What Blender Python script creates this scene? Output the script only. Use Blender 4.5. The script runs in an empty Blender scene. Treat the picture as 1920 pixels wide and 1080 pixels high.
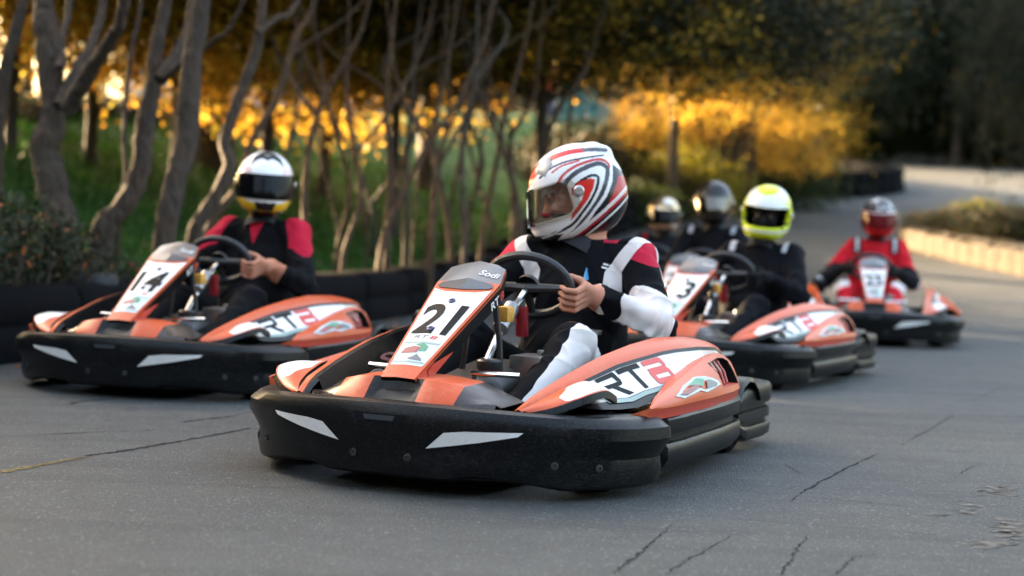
import bpy, bmesh, math, random
import numpy as np
from mathutils import Vector, Matrix

random.seed(7)
rng = np.random.default_rng(7)
SC = bpy.context.scene
COL = SC.collection

# ------------------------------------------------------------------ camera
F_PX, CAM_H = 2893.1, 0.7724
PITCH, ROLL = math.radians(-2.0259), math.radians(2.0231)
cd = bpy.data.cameras.new('camera')
cam = bpy.data.objects.new('camera', cd)
COL.objects.link(cam)
cp, sp, cr, sr = math.cos(PITCH), math.sin(PITCH), math.cos(ROLL), math.sin(ROLL)
_right = Vector((cr, -sr * sp, sr * cp))
_up = Vector((-sr, -cr * sp, cr * cp))
_fwd = Vector((0, cp, sp))
cam.matrix_world = Matrix(((_right.x, _up.x, -_fwd.x, 0), (_right.y, _up.y, -_fwd.y, 0),
                           (_right.z, _up.z, -_fwd.z, CAM_H), (0, 0, 0, 1)))
cd.sensor_width = 36
cd.lens = F_PX * 36 / 1920
cd.clip_start, cd.clip_end = 0.1, 2000
cd.dof.use_dof = True
cd.dof.focus_distance = 4.75
cd.dof.aperture_fstop = 1.7
SC.camera = cam

# ------------------------------------------------------------------ sky and sun
SUN_EL, SUN_AZ = math.radians(12.0), math.radians(-55.0)
world = bpy.data.worlds.new('World')
SC.world = world
world.use_nodes = True
wn = world.node_tree
sky = wn.nodes.new('ShaderNodeTexSky')
sky.sky_type = 'NISHITA'
sky.sun_disc = False
sky.sun_elevation = SUN_EL
sky.sun_rotation = SUN_AZ
sky.dust_density = 8.0
sky.ozone_density = 0.0
bg = wn.nodes['Background']
wn.links.new(sky.outputs[0], bg.inputs[0])
bg.inputs[1].default_value = 0.12
sd = bpy.data.lights.new('sun', 'SUN')
sun = bpy.data.objects.new('sun', sd)
COL.objects.link(sun)
sd.energy = 4.0
sd.angle = math.radians(0.6)
sd.color = (1.0, 0.72, 0.42)
_sdir = Vector((math.sin(SUN_AZ) * math.cos(SUN_EL), math.cos(SUN_AZ) * math.cos(SUN_EL), math.sin(SUN_EL)))
sun.rotation_euler = _sdir.to_track_quat('Z', 'Y').to_euler()
sun.location = (-20, 20, 20)

SC.view_settings.view_transform = 'Standard'
SC.view_settings.look = 'None'
SC.view_settings.exposure = 4.02
SC.view_settings.gamma = 1.0
SC.view_settings.use_curve_mapping = False
SC.cycles.use_denoising = True
SC.cycles.max_bounces = 6
SC.cycles.transparent_max_bounces = 12
SC.cycles.sample_clamp_indirect = 4.0


def pix(u, v, d):
    """world point seen at pixel (u, v) of the 1920x1080 frame, d metres deep along Y-ish view axis"""
    x, y = (u - 960) / F_PX, (540 - v) / F_PX
    p = _right * x + _up * y + _fwd
    return Vector((0, 0, CAM_H)) + p * d


# ------------------------------------------------------------------ materials
MATS = {}


def new_mat(name):
    m = bpy.data.materials.new(name)
    m.use_nodes = True
    nt = m.node_tree
    b = nt.nodes['Principled BSDF']
    return m, nt, b


def N(nt, typ, **kw):
    n = nt.nodes.new(typ)
    for k, v in kw.items():
        if k.startswith('i_'):
            n.inputs[k[2:]].default_value = v
        elif k[0] == 'n' and k[1:].isdigit():
            n.inputs[int(k[1:])].default_value = v
        else:
            setattr(n, k, v)
    return n


def ramp(nt, fac, stops):
    r = nt.nodes.new('ShaderNodeValToRGB')
    e = r.color_ramp.elements
    e[0].position, e[0].color = stops[0][0], (*stops[0][1], 1)
    e[1].position, e[1].color = stops[-1][0], (*stops[-1][1], 1)
    for p, c in stops[1:-1]:
        k = e.new(p)
        k.color = (*c, 1)
    nt.links.new(fac, r.inputs[0])
    return r


def mixc(nt, fac, a, b):
    m = nt.nodes.new('ShaderNodeMix')
    m.data_type = 'RGBA'
    for s, v in ((0, fac), (6, a), (7, b)):
        if hasattr(v, 'node'):
            nt.links.new(v, m.inputs[s])
        elif isinstance(v, (tuple, list)):
            m.inputs[s].default_value = (*v[:3], 1)
        else:
            m.inputs[s].default_value = v
    return m.outputs[2]


def coords(nt, kind='Object', scale=(1, 1, 1)):
    t = N(nt, 'ShaderNodeTexCoord')
    mp = N(nt, 'ShaderNodeMapping')
    mp.inputs['Scale'].default_value = scale
    nt.links.new(t.outputs[kind], mp.inputs[0])
    return mp.outputs[0]


def noise(nt, co, scale, detail=4, rough=.55):
    n = N(nt, 'ShaderNodeTexNoise', i_Scale=scale, i_Detail=detail, i_Roughness=rough)
    nt.links.new(co, n.inputs['Vector'])
    return n.outputs['Fac']


def bump(nt, b, h, strength=.3, dist=.01):
    n = N(nt, 'ShaderNodeBump', i_Strength=strength, i_Distance=dist)
    nt.links.new(h, n.inputs['Height'])
    nt.links.new(n.outputs[0], b.inputs['Normal'])


def plain(name, col, rough=.5, metal=0, spec=.5, nscale=0, var=.25, bmp=0, bscale=60, coat=0):
    if name in MATS:
        return MATS[name]
    m, nt, b = new_mat(name)
    b.inputs['Base Color'].default_value = (*col, 1)
    b.inputs['Roughness'].default_value = rough
    b.inputs['Metallic'].default_value = metal
    b.inputs['Specular IOR Level'].default_value = spec
    b.inputs['Coat Weight'].default_value = coat
    if nscale:
        co = coords(nt)
        f = noise(nt, co, nscale)
        d = tuple(c * (1 - var) for c in col)
        l = tuple(min(1, c * (1 + var)) for c in col)
        r = ramp(nt, f, [(.3, d), (.7, l)])
        nt.links.new(r.outputs[0], b.inputs['Base Color'])
    if bmp:
        co = coords(nt)
        bump(nt, b, noise(nt, co, bscale, 5), bmp, .01)
    MATS[name] = m
    return m


def scuffed(name, col, scuff, rough=.35, amount=.5, scale=9, coat=0.0, stretch=(1, 1, 1), spec=.5, scratch=.6, blotch=1.0):
    """moulded plastic with worn, scratched patches"""
    m, nt, b = new_mat(name)
    oi = N(nt, 'ShaderNodeObjectInfo')
    of = N(nt, 'ShaderNodeVectorMath', operation='SCALE')
    of.inputs[0].default_value = (13.0, 7.0, 5.0)
    nt.links.new(oi.outputs['Random'], of.inputs['Scale'])
    va = N(nt, 'ShaderNodeVectorMath', operation='ADD')
    nt.links.new(coords(nt, 'Object', stretch), va.inputs[0]); nt.links.new(of.outputs[0], va.inputs[1])
    co = va.outputs[0]
    n1 = noise(nt, co, scale, 6, .65)
    n2 = noise(nt, co, scale * 9, 5, .7)
    mul = N(nt, 'ShaderNodeMath', operation='MULTIPLY')
    nt.links.new(n1, mul.inputs[0])
    nt.links.new(n2, mul.inputs[1])
    r = ramp(nt, mul.outputs[0], [(.24, (0, 0, 0)), (.42, (amount * blotch,) * 3)])
    # fine scratches, long along x
    vb = N(nt, 'ShaderNodeVectorMath', operation='ADD')
    nt.links.new(coords(nt, 'Object', (6, 40, 170)), vb.inputs[0]); nt.links.new(of.outputs[0], vb.inputs[1])
    sc = noise(nt, vb.outputs[0], 3.0, 3, .5)
    rs = ramp(nt, sc, [(.57, (0, 0, 0)), (.70, (amount * scratch,) * 3)])
    mx = N(nt, 'ShaderNodeMath', operation='MAXIMUM')
    nt.links.new(r.outputs[0], mx.inputs[0])
    nt.links.new(rs.outputs[0], mx.inputs[1])
    c = mixc(nt, mx.outputs[0], col, scuff)
    nt.links.new(c, b.inputs['Base Color'])
    rr = N(nt, 'ShaderNodeMapRange', n3=rough, n4=min(1, rough + .35))
    nt.links.new(mx.outputs[0], rr.inputs[0])
    nt.links.new(rr.outputs[0], b.inputs['Roughness'])
    b.inputs['Coat Weight'].default_value = coat
    bump(nt, b, n2, .08, .004)
    b.inputs['Specular IOR Level'].default_value = spec
    MATS[name] = m
    return m


def mat_asphalt():
    m, nt, b = new_mat('asphalt')
    co = coords(nt)
    big = noise(nt, co, .55, 5, .6)
    mid = noise(nt, co, 7, 6, .7)
    fine = noise(nt, co, 120, 4, .75)
    rot = N(nt, 'ShaderNodeMapping')
    rot.inputs['Rotation'].default_value = (0, 0, math.radians(-62))
    rot.inputs['Scale'].default_value = (.22, 2.6, 1)
    nt.links.new(co, rot.inputs[0])
    lane = noise(nt, rot.outputs[0], 1.4, 5, .6)          # rubber laid down along the racing line
    def mul(a, bb):
        k = N(nt, 'ShaderNodeMix', data_type='RGBA', blend_type='MULTIPLY')
        k.inputs[0].default_value = 1
        nt.links.new(a, k.inputs[6]); nt.links.new(bb, k.inputs[7])
        return k.outputs[2]
    r = ramp(nt, big, [(.3, (.053, .058, .058)), (.7, (.080, .084, .082))]).outputs[0]
    r = mul(r, ramp(nt, mid, [(.28, (.70, .70, .71)), (.72, (1.2, 1.19, 1.17))]).outputs[0])
    r = mul(r, ramp(nt, lane, [(.34, (.70, .71, .73)), (.52, (1.04, 1.04, 1.03))]).outputs[0])
    r = mul(r, ramp(nt, fine, [(.30, (.42, .42, .43)), (.52, (1.0, 1.0, 1.0)), (.72, (1.65, 1.63, 1.6))]).outputs[0])
    vo = N(nt, 'ShaderNodeTexVoronoi', i_Scale=150)
    nt.links.new(co, vo.inputs['Vector'])
    sp_ = ramp(nt, vo.outputs['Color'], [(.80, (0, 0, 0)), (.93, (.75, .75, .75))])
    c = mixc(nt, sp_.outputs[0], r, (.20, .20, .19))
    nt.links.new(c, b.inputs['Base Color'])
    b.inputs['Specular IOR Level'].default_value = .35
    rr = N(nt, 'ShaderNodeMapRange', n3=.60, n4=.85)
    nt.links.new(mid, rr.inputs[0]); nt.links.new(rr.outputs[0], b.inputs['Roughness'])
    ad = N(nt, 'ShaderNodeMath', operation='ADD')
    nt.links.new(fine, ad.inputs[0]); nt.links.new(vo.outputs['Distance'], ad.inputs[1])
    bump(nt, b, ad.outputs[0], .8, .008)
    MATS['asphalt'] = m
    return m


def mat_leaf(name, stops, trans=.5):
    """leaves: colour differs from leaf to leaf; light passes through"""
    m, nt, b = new_mat(name)
    g = N(nt, 'ShaderNodeNewGeometry')
    r = ramp(nt, g.outputs['Random Per Island'], stops)
    nt.links.new(r.outputs[0], b.inputs['Base Color'])
    b.inputs['Roughness'].default_value = .55
    b.inputs['Specular IOR Level'].default_value = .25
    t = N(nt, 'ShaderNodeBsdfTranslucent')
    nt.links.new(r.outputs[0], t.inputs[0])
    mx = N(nt, 'ShaderNodeMixShader')
    mx.inputs[0].default_value = trans
    out = nt.nodes['Material Output']
    nt.links.new(b.outputs[0], mx.inputs[1]); nt.links.new(t.outputs[0], mx.inputs[2])
    nt.links.new(mx.outputs[0], out.inputs[0])
    MATS[name] = m
    return m


def mat_bark(name, dark, light):
    m, nt, b = new_mat(name)
    co = coords(nt, 'Object', (1, 1, .22))
    n1 = noise(nt, co, 22, 6, .7)
    n2 = noise(nt, coords(nt), 3.0, 3, .5)
    r = ramp(nt, n1, [(.3, dark), (.72, light)])
    r2 = ramp(nt, n2, [(.35, (.65, .68, .62)), (.7, (1.15, 1.1, 1.0))])
    mm = N(nt, 'ShaderNodeMix', data_type='RGBA', blend_type='MULTIPLY')
    mm.inputs[0].default_value = 1
    nt.links.new(r.outputs[0], mm.inputs[6]); nt.links.new(r2.outputs[0], mm.inputs[7])
    nt.links.new(mm.outputs[2], b.inputs['Base Color'])
    b.inputs['Roughness'].default_value = .8
    vb = N(nt, 'ShaderNodeTexVoronoi', i_Scale=34.0)
    nt.links.new(coords(nt, 'Object', (1, 1, .25)), vb.inputs['Vector'])
    ad = N(nt, 'ShaderNodeMath', operation='ADD')
    nt.links.new(n1, ad.inputs[0]); nt.links.new(vb.outputs['Distance'], ad.inputs[1])
    bump(nt, b, ad.outputs[0], 1.0, .03)
    MATS[name] = m
    return m


def mat_zones(name, base, zones, rough=.85, fabric=True, sheen=.0, spec=.12):
    """base colour with sewn-in panels: zones = [(attribute, colour)], a panel covers where the attribute is > 0"""
    m, nt, b = new_mat(name)
    co = coords(nt)
    nz = noise(nt, co, 14, 4, .6)
    cur = ramp(nt, nz, [(.3, tuple(c * .85 for c in base)), (.7, tuple(min(1, c * 1.15) for c in base))]).outputs[0]
    for at, col in zones:
        a = N(nt, 'ShaderNodeAttribute', attribute_name=at)
        g = N(nt, 'ShaderNodeMath', operation='GREATER_THAN', n1=0.0)
        nt.links.new(a.outputs['Fac'], g.inputs[0])
        cv = ramp(nt, nz, [(.3, tuple(c * .93 for c in col)), (.7, tuple(min(1, c * 1.04) for c in col))]).outputs[0]
        cur = mixc(nt, g.outputs[0], cur, cv)
    nt.links.new(cur, b.inputs['Base Color'])
    b.inputs['Roughness'].default_value = rough
    b.inputs['Specular IOR Level'].default_value = spec
    b.inputs['Sheen Weight'].default_value = sheen
    if fabric:
        n1 = N(nt, 'ShaderNodeTexNoise', noise_type='RIDGED_MULTIFRACTAL', i_Scale=9.0, i_Detail=2.5, i_Roughness=.5, i_Distortion=.6)
        nt.links.new(coords(nt, 'Object', (1, 1, 1.6)), n1.inputs['Vector'])
        bump(nt, b, n1.outputs['Fac'], .45, .010)
    MATS[name] = m
    return m


def mat_vcol(name, rough=.2, coat=.6):
    m, nt, b = new_mat(name)
    a = N(nt, 'ShaderNodeAttribute', attribute_name='paint')
    nt.links.new(a.outputs['Color'], b.inputs['Base Color'])
    b.inputs['Roughness'].default_value = rough
    b.inputs['Coat Weight'].default_value = coat
    b.inputs['Coat Roughness'].default_value = .06
    MATS[name] = m
    return m


mat_asphalt()
ORANGE = scuffed('orange_plastic', (.54, .080, .020), (.50, .24, .15), .34, .40, 8, 0, spec=.32)
RED_PL = scuffed('red_orange_plastic', (.50, .045, .02), (.45, .16, .10), .35, .3, 8, .1)
BLACK = scuffed('black_plastic', (.0030, .0037, .0045), (.045, .044, .042), .32, .8, 5, 0, (1, 1, 2.2), .20, 1.0, .3)
DKBROWN = plain('dark_brown_plastic', (.035, .024, .020), .22, nscale=20)  # dark brown, on the nose flanks and the inner lip of the pods
WHITE = scuffed('white_decal', (.74, .735, .72), (.45, .42, .38), .38, .45, 6)
CREAM = scuffed('cream_decal', (.62, .575, .50), (.38, .34, .29), .4, .5, 6)
REFL = scuffed('reflective_sticker', (.80, .79, .76), (.5, .48, .44), .45, .4, 14)
DKDEC = plain('black_print', (.007, .008, .010), .5, spec=.1)
REDDEC = plain('red_print', (.55, .03, .018), .4)
GREYL = plain('grey_lens', (.05, .06, .075), .18)
CHROME = plain('chrome', (.75, .74, .72), .18, 1)
STEEL = plain('steel', (.32, .32, .32), .4, 1, nscale=18)
RUBBER = plain('rubber', (.005, .005, .006), .85, spec=.06, nscale=30, bmp=.3, bscale=90)
GRIP = plain('wheel_grip', (.018, .019, .022), .45, bmp=.25, bscale=150)
AMBER = plain('amber_plastic', (.60, .30, .05), .35, nscale=20)
DARKMET = plain('dark_metal', (.05, .05, .05), .45, .6, nscale=20)
PALEB = plain('pale_blue_print', (.50, .60, .62), .4)
GREENP = plain('green_print', (.06, .24, .13), .4)
MAROON = plain('maroon_print', (.26, .06, .06), .4)
GREYP = plain('grey_print', (.12, .13, .14), .4)
TEALP = plain('teal_print', (.25, .34, .30), .4)
BLUEP = plain('blue_print', (.10, .35, .62), .5)
SKIN = plain('skin', (.50, .245, .165), .5, nscale=30, var=.15, bmp=.15, bscale=120)
SHOE = plain('shoe_suede', (.03, .032, .036), .8, nscale=40, bmp=.3)
SOIL = plain('soil', (.035, .027, .019), .95, nscale=6, var=.5, bmp=.8, bscale=20)
BARK1 = mat_bark('bark_grey', (.018, .011, .006), (.072, .043, .024))
BARK2 = mat_bark('bark_tan', (.028, .014, .006), (.115, .060, .024))
BARK3 = mat_bark('bark_dark', (.025, .02, .016), (.09, .07, .05))
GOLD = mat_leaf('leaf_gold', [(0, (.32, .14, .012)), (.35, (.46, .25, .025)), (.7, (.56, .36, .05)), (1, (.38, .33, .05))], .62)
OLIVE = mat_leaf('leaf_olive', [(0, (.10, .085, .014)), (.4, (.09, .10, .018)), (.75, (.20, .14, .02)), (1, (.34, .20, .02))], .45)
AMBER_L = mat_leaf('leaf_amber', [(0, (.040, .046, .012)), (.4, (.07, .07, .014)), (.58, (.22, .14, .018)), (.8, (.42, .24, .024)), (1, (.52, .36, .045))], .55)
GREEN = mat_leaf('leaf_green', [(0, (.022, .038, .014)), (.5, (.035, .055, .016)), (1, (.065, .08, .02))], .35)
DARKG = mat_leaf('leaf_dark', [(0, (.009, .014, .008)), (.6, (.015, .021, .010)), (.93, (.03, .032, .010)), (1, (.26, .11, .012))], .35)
LIME = mat_leaf('leaf_lime', [(0, (.10, .12, .012)), (.5, (.20, .20, .02)), (1, (.36, .26, .025))], .5)
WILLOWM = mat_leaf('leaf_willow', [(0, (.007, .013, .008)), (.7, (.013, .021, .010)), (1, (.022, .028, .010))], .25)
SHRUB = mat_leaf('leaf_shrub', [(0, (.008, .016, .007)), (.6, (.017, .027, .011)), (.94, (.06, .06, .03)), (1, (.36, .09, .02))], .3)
GRASSB = mat_leaf('grass_blade', [(0, (.014, .060, .010)), (.6, (.030, .105, .014)), (1, (.075, .15, .020))], .45)


# ------------------------------------------------------------------ mesh helpers
def link(o, parent=None):
    COL.objects.link(o)
    if parent is not None:
        o.parent = parent
    return o


def mesh_from(name, V, F, mats, mi=None, smooth=True):
    me = bpy.data.meshes.new(name)
    me.from_pydata([tuple(v) for v in V], [], [tuple(int(i) for i in f) for f in F])
    for m in (mats if isinstance(mats, (list, tuple)) else [mats]):
        me.materials.append(m)
    if mi is not None:
        me.polygons.foreach_set('material_index', np.asarray(mi, dtype=np.int32))
    if smooth:
        me.polygons.foreach_set('use_smooth', np.ones(len(me.polygons), dtype=bool))
    me.update()
    return me


def mesh_np(name, V, Q, mats, smooth=True):
    """fast mesh from numpy arrays, all faces with the same corner count"""
    V = np.asarray(V, dtype=np.float32); Q = np.asarray(Q, dtype=np.int32)
    me = bpy.data.meshes.new(name)
    k = Q.shape[1]
    me.vertices.add(len(V)); me.vertices.foreach_set('co', V.ravel())
    me.loops.add(Q.size); me.loops.foreach_set('vertex_index', Q.ravel())
    me.polygons.add(len(Q))
    me.polygons.foreach_set('loop_start', np.arange(0, Q.size, k, dtype=np.int32))
    me.polygons.foreach_set('loop_total', np.full(len(Q), k, dtype=np.int32))
    for m in (mats if isinstance(mats, (list, tuple)) else [mats]):
        me.materials.append(m)
    if smooth:
        me.polygons.foreach_set('use_smooth', np.ones(len(Q), dtype=bool))
    me.update(calc_edges=True)
    return me


def obj(name, me, parent=None):
    return link(bpy.data.objects.new(name, me), parent)


def empty(name, loc=(0, 0, 0), rz=0.0):
    o = bpy.data.objects.new(name, None)
    o.empty_display_size = .2
    link(o)
    o.location = loc
    o.rotation_euler = (0, 0, rz)
    return o


def tag(o, label=None, cat=None, group=None, kind=None):
    if label: o['label'] = label
    if cat: o['category'] = cat
    if group: o['group'] = group
    if kind: o['kind'] = kind
    return o


def sharp(me, ang=35):
    me.shade_smooth() if hasattr(me, 'shade_smooth') else None
    try:
        me.set_sharp_from_angle(angle=math.radians(ang))
    except Exception:
        pass
    return me


class MB:
    """collects vertices and faces of one part"""

    def __init__(s):
        s.V, s.F, s.M = [], [], []

    def add(s, V, F, m=0):
        o = len(s.V)
        s.V += [tuple(v) for v in V]
        for i, f in enumerate(F):
            s.F.append(tuple(j + o for j in f))
            s.M.append(m[i] if isinstance(m, (list, tuple)) else m)
        return s

    def box(s, c, h, m=0, rot=None):
        V = []
        for sx in (-1, 1):
            for sy in (-1, 1):
                for sz in (-1, 1):
                    v = Vector((sx * h[0], sy * h[1], sz * h[2]))
                    if rot is not None: v = rot @ v
                    V.append(v + Vector(c))
        return s.add(V, [(0, 1, 3, 2), (4, 6, 7, 5), (0, 4, 5, 1), (2, 3, 7, 6), (0, 2, 6, 4), (1, 5, 7, 3)], m)

    def tube(s, pts, rad, n=10, m=0, cap=True, flat=None):
        pts = [Vector(p) for p in pts]
        if not isinstance(rad, (list, tuple)): rad = [rad] * len(pts)
        V, F = [], []
        up = Vector((0, 0, 1)) if abs((pts[-1] - pts[0]).normalized().z) < .9 else Vector((1, 0, 0))
        prev = None
        for i, p in enumerate(pts):
            t = (pts[min(i + 1, len(pts) - 1)] - pts[max(i - 1, 0)]).normalized()
            a = (prev - t * prev.dot(t)) if prev is not None else t.cross(up)
            a = a.normalized()
            prev = a
            b = t.cross(a)
            for k in range(n):
                w = 2 * math.pi * k / n
                V.append(p + (a * math.cos(w) + b * math.sin(w)) * rad[i])
        for i in range(len(pts) - 1):
            for k in range(n):
                k2 = (k + 1) % n
                F.append((i * n + k, i * n + k2, (i + 1) * n + k2, (i + 1) * n + k))
        if cap:
            F.append(tuple(range(n - 1, -1, -1)))
            F.append(tuple((len(pts) - 1) * n + k for k in range(n)))
        return s.add(V, F, m)

    def lathe(s, prof, c, axis, n=28, m=0):
        """prof = [(radius, along)], revolve about axis through c"""
        ax = Vector(axis).normalized()
        a = ax.orthogonal().normalized(); b = ax.cross(a)
        V, F = [], []
        for (r, h) in prof:
            for k in range(n):
                w = 2 * math.pi * k / n
                V.append(Vector(c) + ax * h + (a * math.cos(w) + b * math.sin(w)) * r)
        for i in range(len(prof) - 1):
            for k in range(n):
                k2 = (k + 1) % n
                F.append((i * n + k, i * n + k2, (i + 1) * n + k2, (i + 1) * n + k))
        return s.add(V, F, m)

    def loft(s, secs, closed=True, cap=True, m=0):
        """secs: list of equally long point rows; m may be one index per strip"""
        n = len(secs[0])
        V = [p for r in secs for p in r]
        F, M = [], []
        for i in range(len(secs) - 1):
            for k in range(n if closed else n - 1):
                k2 = (k + 1) % n
                F.append((i * n + k, i * n + k2, (i + 1) * n + k2, (i + 1) * n + k))
                M.append(m[k] if isinstance(m, (list, tuple)) else m)
        if cap and closed:
            F.append(tuple(range(n - 1, -1, -1))); M.append(m[-1] if isinstance(m, (list, tuple)) else m)
            F.append(tuple((len(secs) - 1) * n + k for k in range(n))); M.append(m[-1] if isinstance(m, (list, tuple)) else m)
        return s.add(V, F, M)

    def mirror(s):
        r = MB()
        r.V = [(v[0], -v[1], v[2]) for v in s.V]
        r.F = [tuple(reversed(f)) for f in s.F]
        r.M = list(s.M)
        return r

    def mesh(s, name, mats, smooth=True, ang=35, bevel=0, sub=0):
        me = mesh_from(name, s.V, s.F, mats, s.M, smooth)
        bm = bmesh.new(); bm.from_mesh(me)
        bmesh.ops.recalc_face_normals(bm, faces=bm.faces)
        if bevel:
            es = [e for e in bm.edges if len(e.link_faces) == 2 and e.calc_face_angle(0) > math.radians(28)]
            bmesh.ops.bevel(bm, geom=es, offset=bevel, segments=2, affect='EDGES', clamp_overlap=True, profile=.6)
        bm.to_mesh(me); bm.free()
        if smooth:
            try:
                me.set_sharp_from_angle(angle=math.radians(ang))
            except Exception:
                pass
        return me

    def obj(s, name, mats, parent=None, **kw):
        return obj(name, s.mesh(name, mats, **kw), parent)


def lerp(a, b, t):
    return a + (b - a) * t


def interp_rows(rows, xs):
    """rows: list of tuples whose first entry decreases or increases; linear interpolation of the others"""
    R = sorted(rows)
    k = [r[0] for r in R]
    return [tuple([x] + [float(np.interp(x, k, [r[j] for r in R])) for j in range(1, len(R[0]))]) for x in xs]


def catmull(pts, n=8):
    P = [Vector(p) for p in pts]
    P = [P[0] * 2 - P[1]] + P + [P[-1] * 2 - P[-2]]
    out = []
    for i in range(1, len(P) - 2):
        for k in range(n):
            t = k / n
            a, b, c, d = P[i - 1], P[i], P[i + 1], P[i + 2]
            out.append(.5 * ((2 * b) + (c - a) * t + (2 * a - 5 * b + 4 * c - d) * t * t + (3 * b - a - 3 * c + d) * t ** 3))
    out.append(P[-2])
    return out


def text_polys(s, bold=.0, shear=0.0):
    """flat outline of a word in the built-in font, as vertices (x, y) and faces; height of capitals about 0.7"""
    cu = bpy.data.curves.new('t', 'FONT')
    cu.body = s
    cu.offset = bold
    cu.shear = shear
    cu.resolution_u = 4
    o = bpy.data.objects.new('t', cu)
    COL.objects.link(o)
    dg = bpy.context.evaluated_depsgraph_get()
    me = bpy.data.meshes.new_from_object(o.evaluated_get(dg))
    V = [(v.co.x, v.co.y) for v in me.vertices]
    F = [tuple(p.vertices) for p in me.polygons]
    bpy.data.objects.remove(o); bpy.data.meshes.remove(me); bpy.data.curves.remove(cu)
    x0, x1 = min(v[0] for v in V), max(v[0] for v in V)
    y0, y1 = min(v[1] for v in V), max(v[1] for v in V)
    V = [((v[0] - x0) / (x1 - x0), (v[1] - y0) / (y1 - y0)) for v in V]
    return V, F, (x1 - x0) / (y1 - y0)


# ------------------------------------------------------------------ smooth solids for bodies and helmets
class Field:
    """a signed-distance grid: rounded cones and ellipsoids melted together, then skinned by surface nets"""

    def __init__(s, lo, hi, h):
        s.lo = np.array(lo, dtype=np.float64); s.h = h
        s.n = np.ceil((np.array(hi) - s.lo) / h).astype(int) + 1
        s.D = np.full(s.n, 1.0, dtype=np.float32)
        s.ax = [s.lo[i] + h * np.arange(s.n[i]) for i in range(3)]

    def sub(s, lo, hi):
        a = np.clip(np.floor((np.array(lo) - s.lo) / s.h).astype(int), 0, s.n)
        b = np.clip(np.ceil((np.array(hi) - s.lo) / s.h).astype(int) + 1, 0, s.n)
        sl = tuple(slice(a[i], b[i]) for i in range(3))
        X = s.ax[0][sl[0]][:, None, None]; Y = s.ax[1][sl[1]][None, :, None]; Z = s.ax[2][sl[2]][None, None, :]
        return sl, X, Y, Z

    def melt(s, sl, d, k):
        o = s.D[sl]
        if k > 0:
            hh = np.maximum(k - np.abs(o - d), 0) / k
            s.D[sl] = np.minimum(o, d) - hh * hh * k * .25
        else:
            s.D[sl] = np.minimum(o, d)

    def cone(s, a, b, ra, rb, k=.03):
        a, b = np.array(a, float), np.array(b, float)
        pad = max(ra, rb) + k + 3 * s.h
        sl, X, Y, Z = s.sub(np.minimum(a, b) - pad, np.maximum(a, b) + pad)
        ab = b - a
        L2 = float(ab @ ab) + 1e-12
        px, py, pz = X - a[0], Y - a[1], Z - a[2]
        t = np.clip((px * ab[0] + py * ab[1] + pz * ab[2]) / L2, 0, 1)
        d = np.sqrt((px - t * ab[0]) ** 2 + (py - t * ab[1]) ** 2 + (pz - t * ab[2]) ** 2) - (ra + (rb - ra) * t)
        s.melt(sl, d.astype(np.float32), k)

    def ell(s, c, r, k=.03, R=None, ext=0.0):
        c, r = np.array(c, float), np.array(r, float)
        pad = r.max() + k + 3 * s.h + ext
        sl, X, Y, Z = s.sub(c - pad, c + pad)
        p = [X - c[0], Y - c[1], Z - c[2]]
        if R is not None:
            p = [R[0][i] * p[0] + R[1][i] * p[1] + R[2][i] * p[2] for i in range(3)]
        q = np.sqrt((p[0] / r[0]) ** 2 + (p[1] / r[1]) ** 2 + (p[2] / r[2]) ** 2)
        g = np.sqrt((p[0] / r[0] ** 2) ** 2 + (p[1] / r[1] ** 2) ** 2 + (p[2] / r[2] ** 2) ** 2) + 1e-9
        d = q * (q - 1) / g
        s.melt(sl, d.astype(np.float32), k)

    def full(s):
        return s.ax[0][:, None, None], s.ax[1][None, :, None], s.ax[2][None, None, :]

    def skin(s):
        D = s.D
        neg = D < 0
        c = np.zeros(np.array(D.shape) - 1, dtype=np.int8)
        for i in (0, 1):
            for j in (0, 1):
                for k in (0, 1):
                    c += neg[i:neg.shape[0] - 1 + i, j:neg.shape[1] - 1 + j, k:neg.shape[2] - 1 + k]
        act = (c > 0) & (c < 8)
        I, J, K = np.nonzero(act)
        idx = np.full(act.shape, -1, dtype=np.int32)
        idx[I, J, K] = np.arange(len(I))
        acc = np.zeros((len(I), 3)); cnt = np.zeros(len(I))
        cor = [(i, j, k) for i in (0, 1) for j in (0, 1) for k in (0, 1)]
        for a in range(8):
            for b in range(a + 1, 8):
                A, B = cor[a], cor[b]
                if sum(abs(A[q] - B[q]) for q in range(3)) != 1: continue
                da = D[I + A[0], J + A[1], K + A[2]].astype(float)
                db = D[I + B[0], J + B[1], K + B[2]].astype(float)
                m = (da < 0) != (db < 0)
                t = np.where(m, da / np.where(m, da - db, 1), 0)
                for q in range(3):
                    acc[:, q] += m * (A[q] + (B[q] - A[q]) * t)
                cnt += m
        V = s.lo + s.h * (np.stack([I, J, K], 1) + acc / cnt[:, None])
        Q = []
        for axn in range(3):
            sl0 = [slice(None)] * 3; sl1 = [slice(None)] * 3
            sl0[axn] = slice(0, -1); sl1[axn] = slice(1, None)
            e = neg[tuple(sl0)] != neg[tuple(sl1)]
            s0 = neg[tuple(sl0)]
            u, w = (axn + 1) % 3, (axn + 2) % 3
            P = np.array(np.nonzero(e)).T
            ok = (P[:, u] > 0) & (P[:, w] > 0) & (P[:, u] < act.shape[u]) & (P[:, w] < act.shape[w])
            P = P[ok]
            fl = s0[P[:, 0], P[:, 1], P[:, 2]]
            def cell(du, dw):
                q = P.copy(); q[:, u] += du; q[:, w] += dw
                return idx[q[:, 0], q[:, 1], q[:, 2]]
            f = np.stack([cell(-1, -1), cell(0, -1), cell(0, 0), cell(-1, 0)], 1)
            f[~fl] = f[~fl][:, ::-1]
            Q.append(f)
        Q = np.concatenate(Q)
        Q = Q[(Q >= 0).all(1)]
        return V, Q


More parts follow.
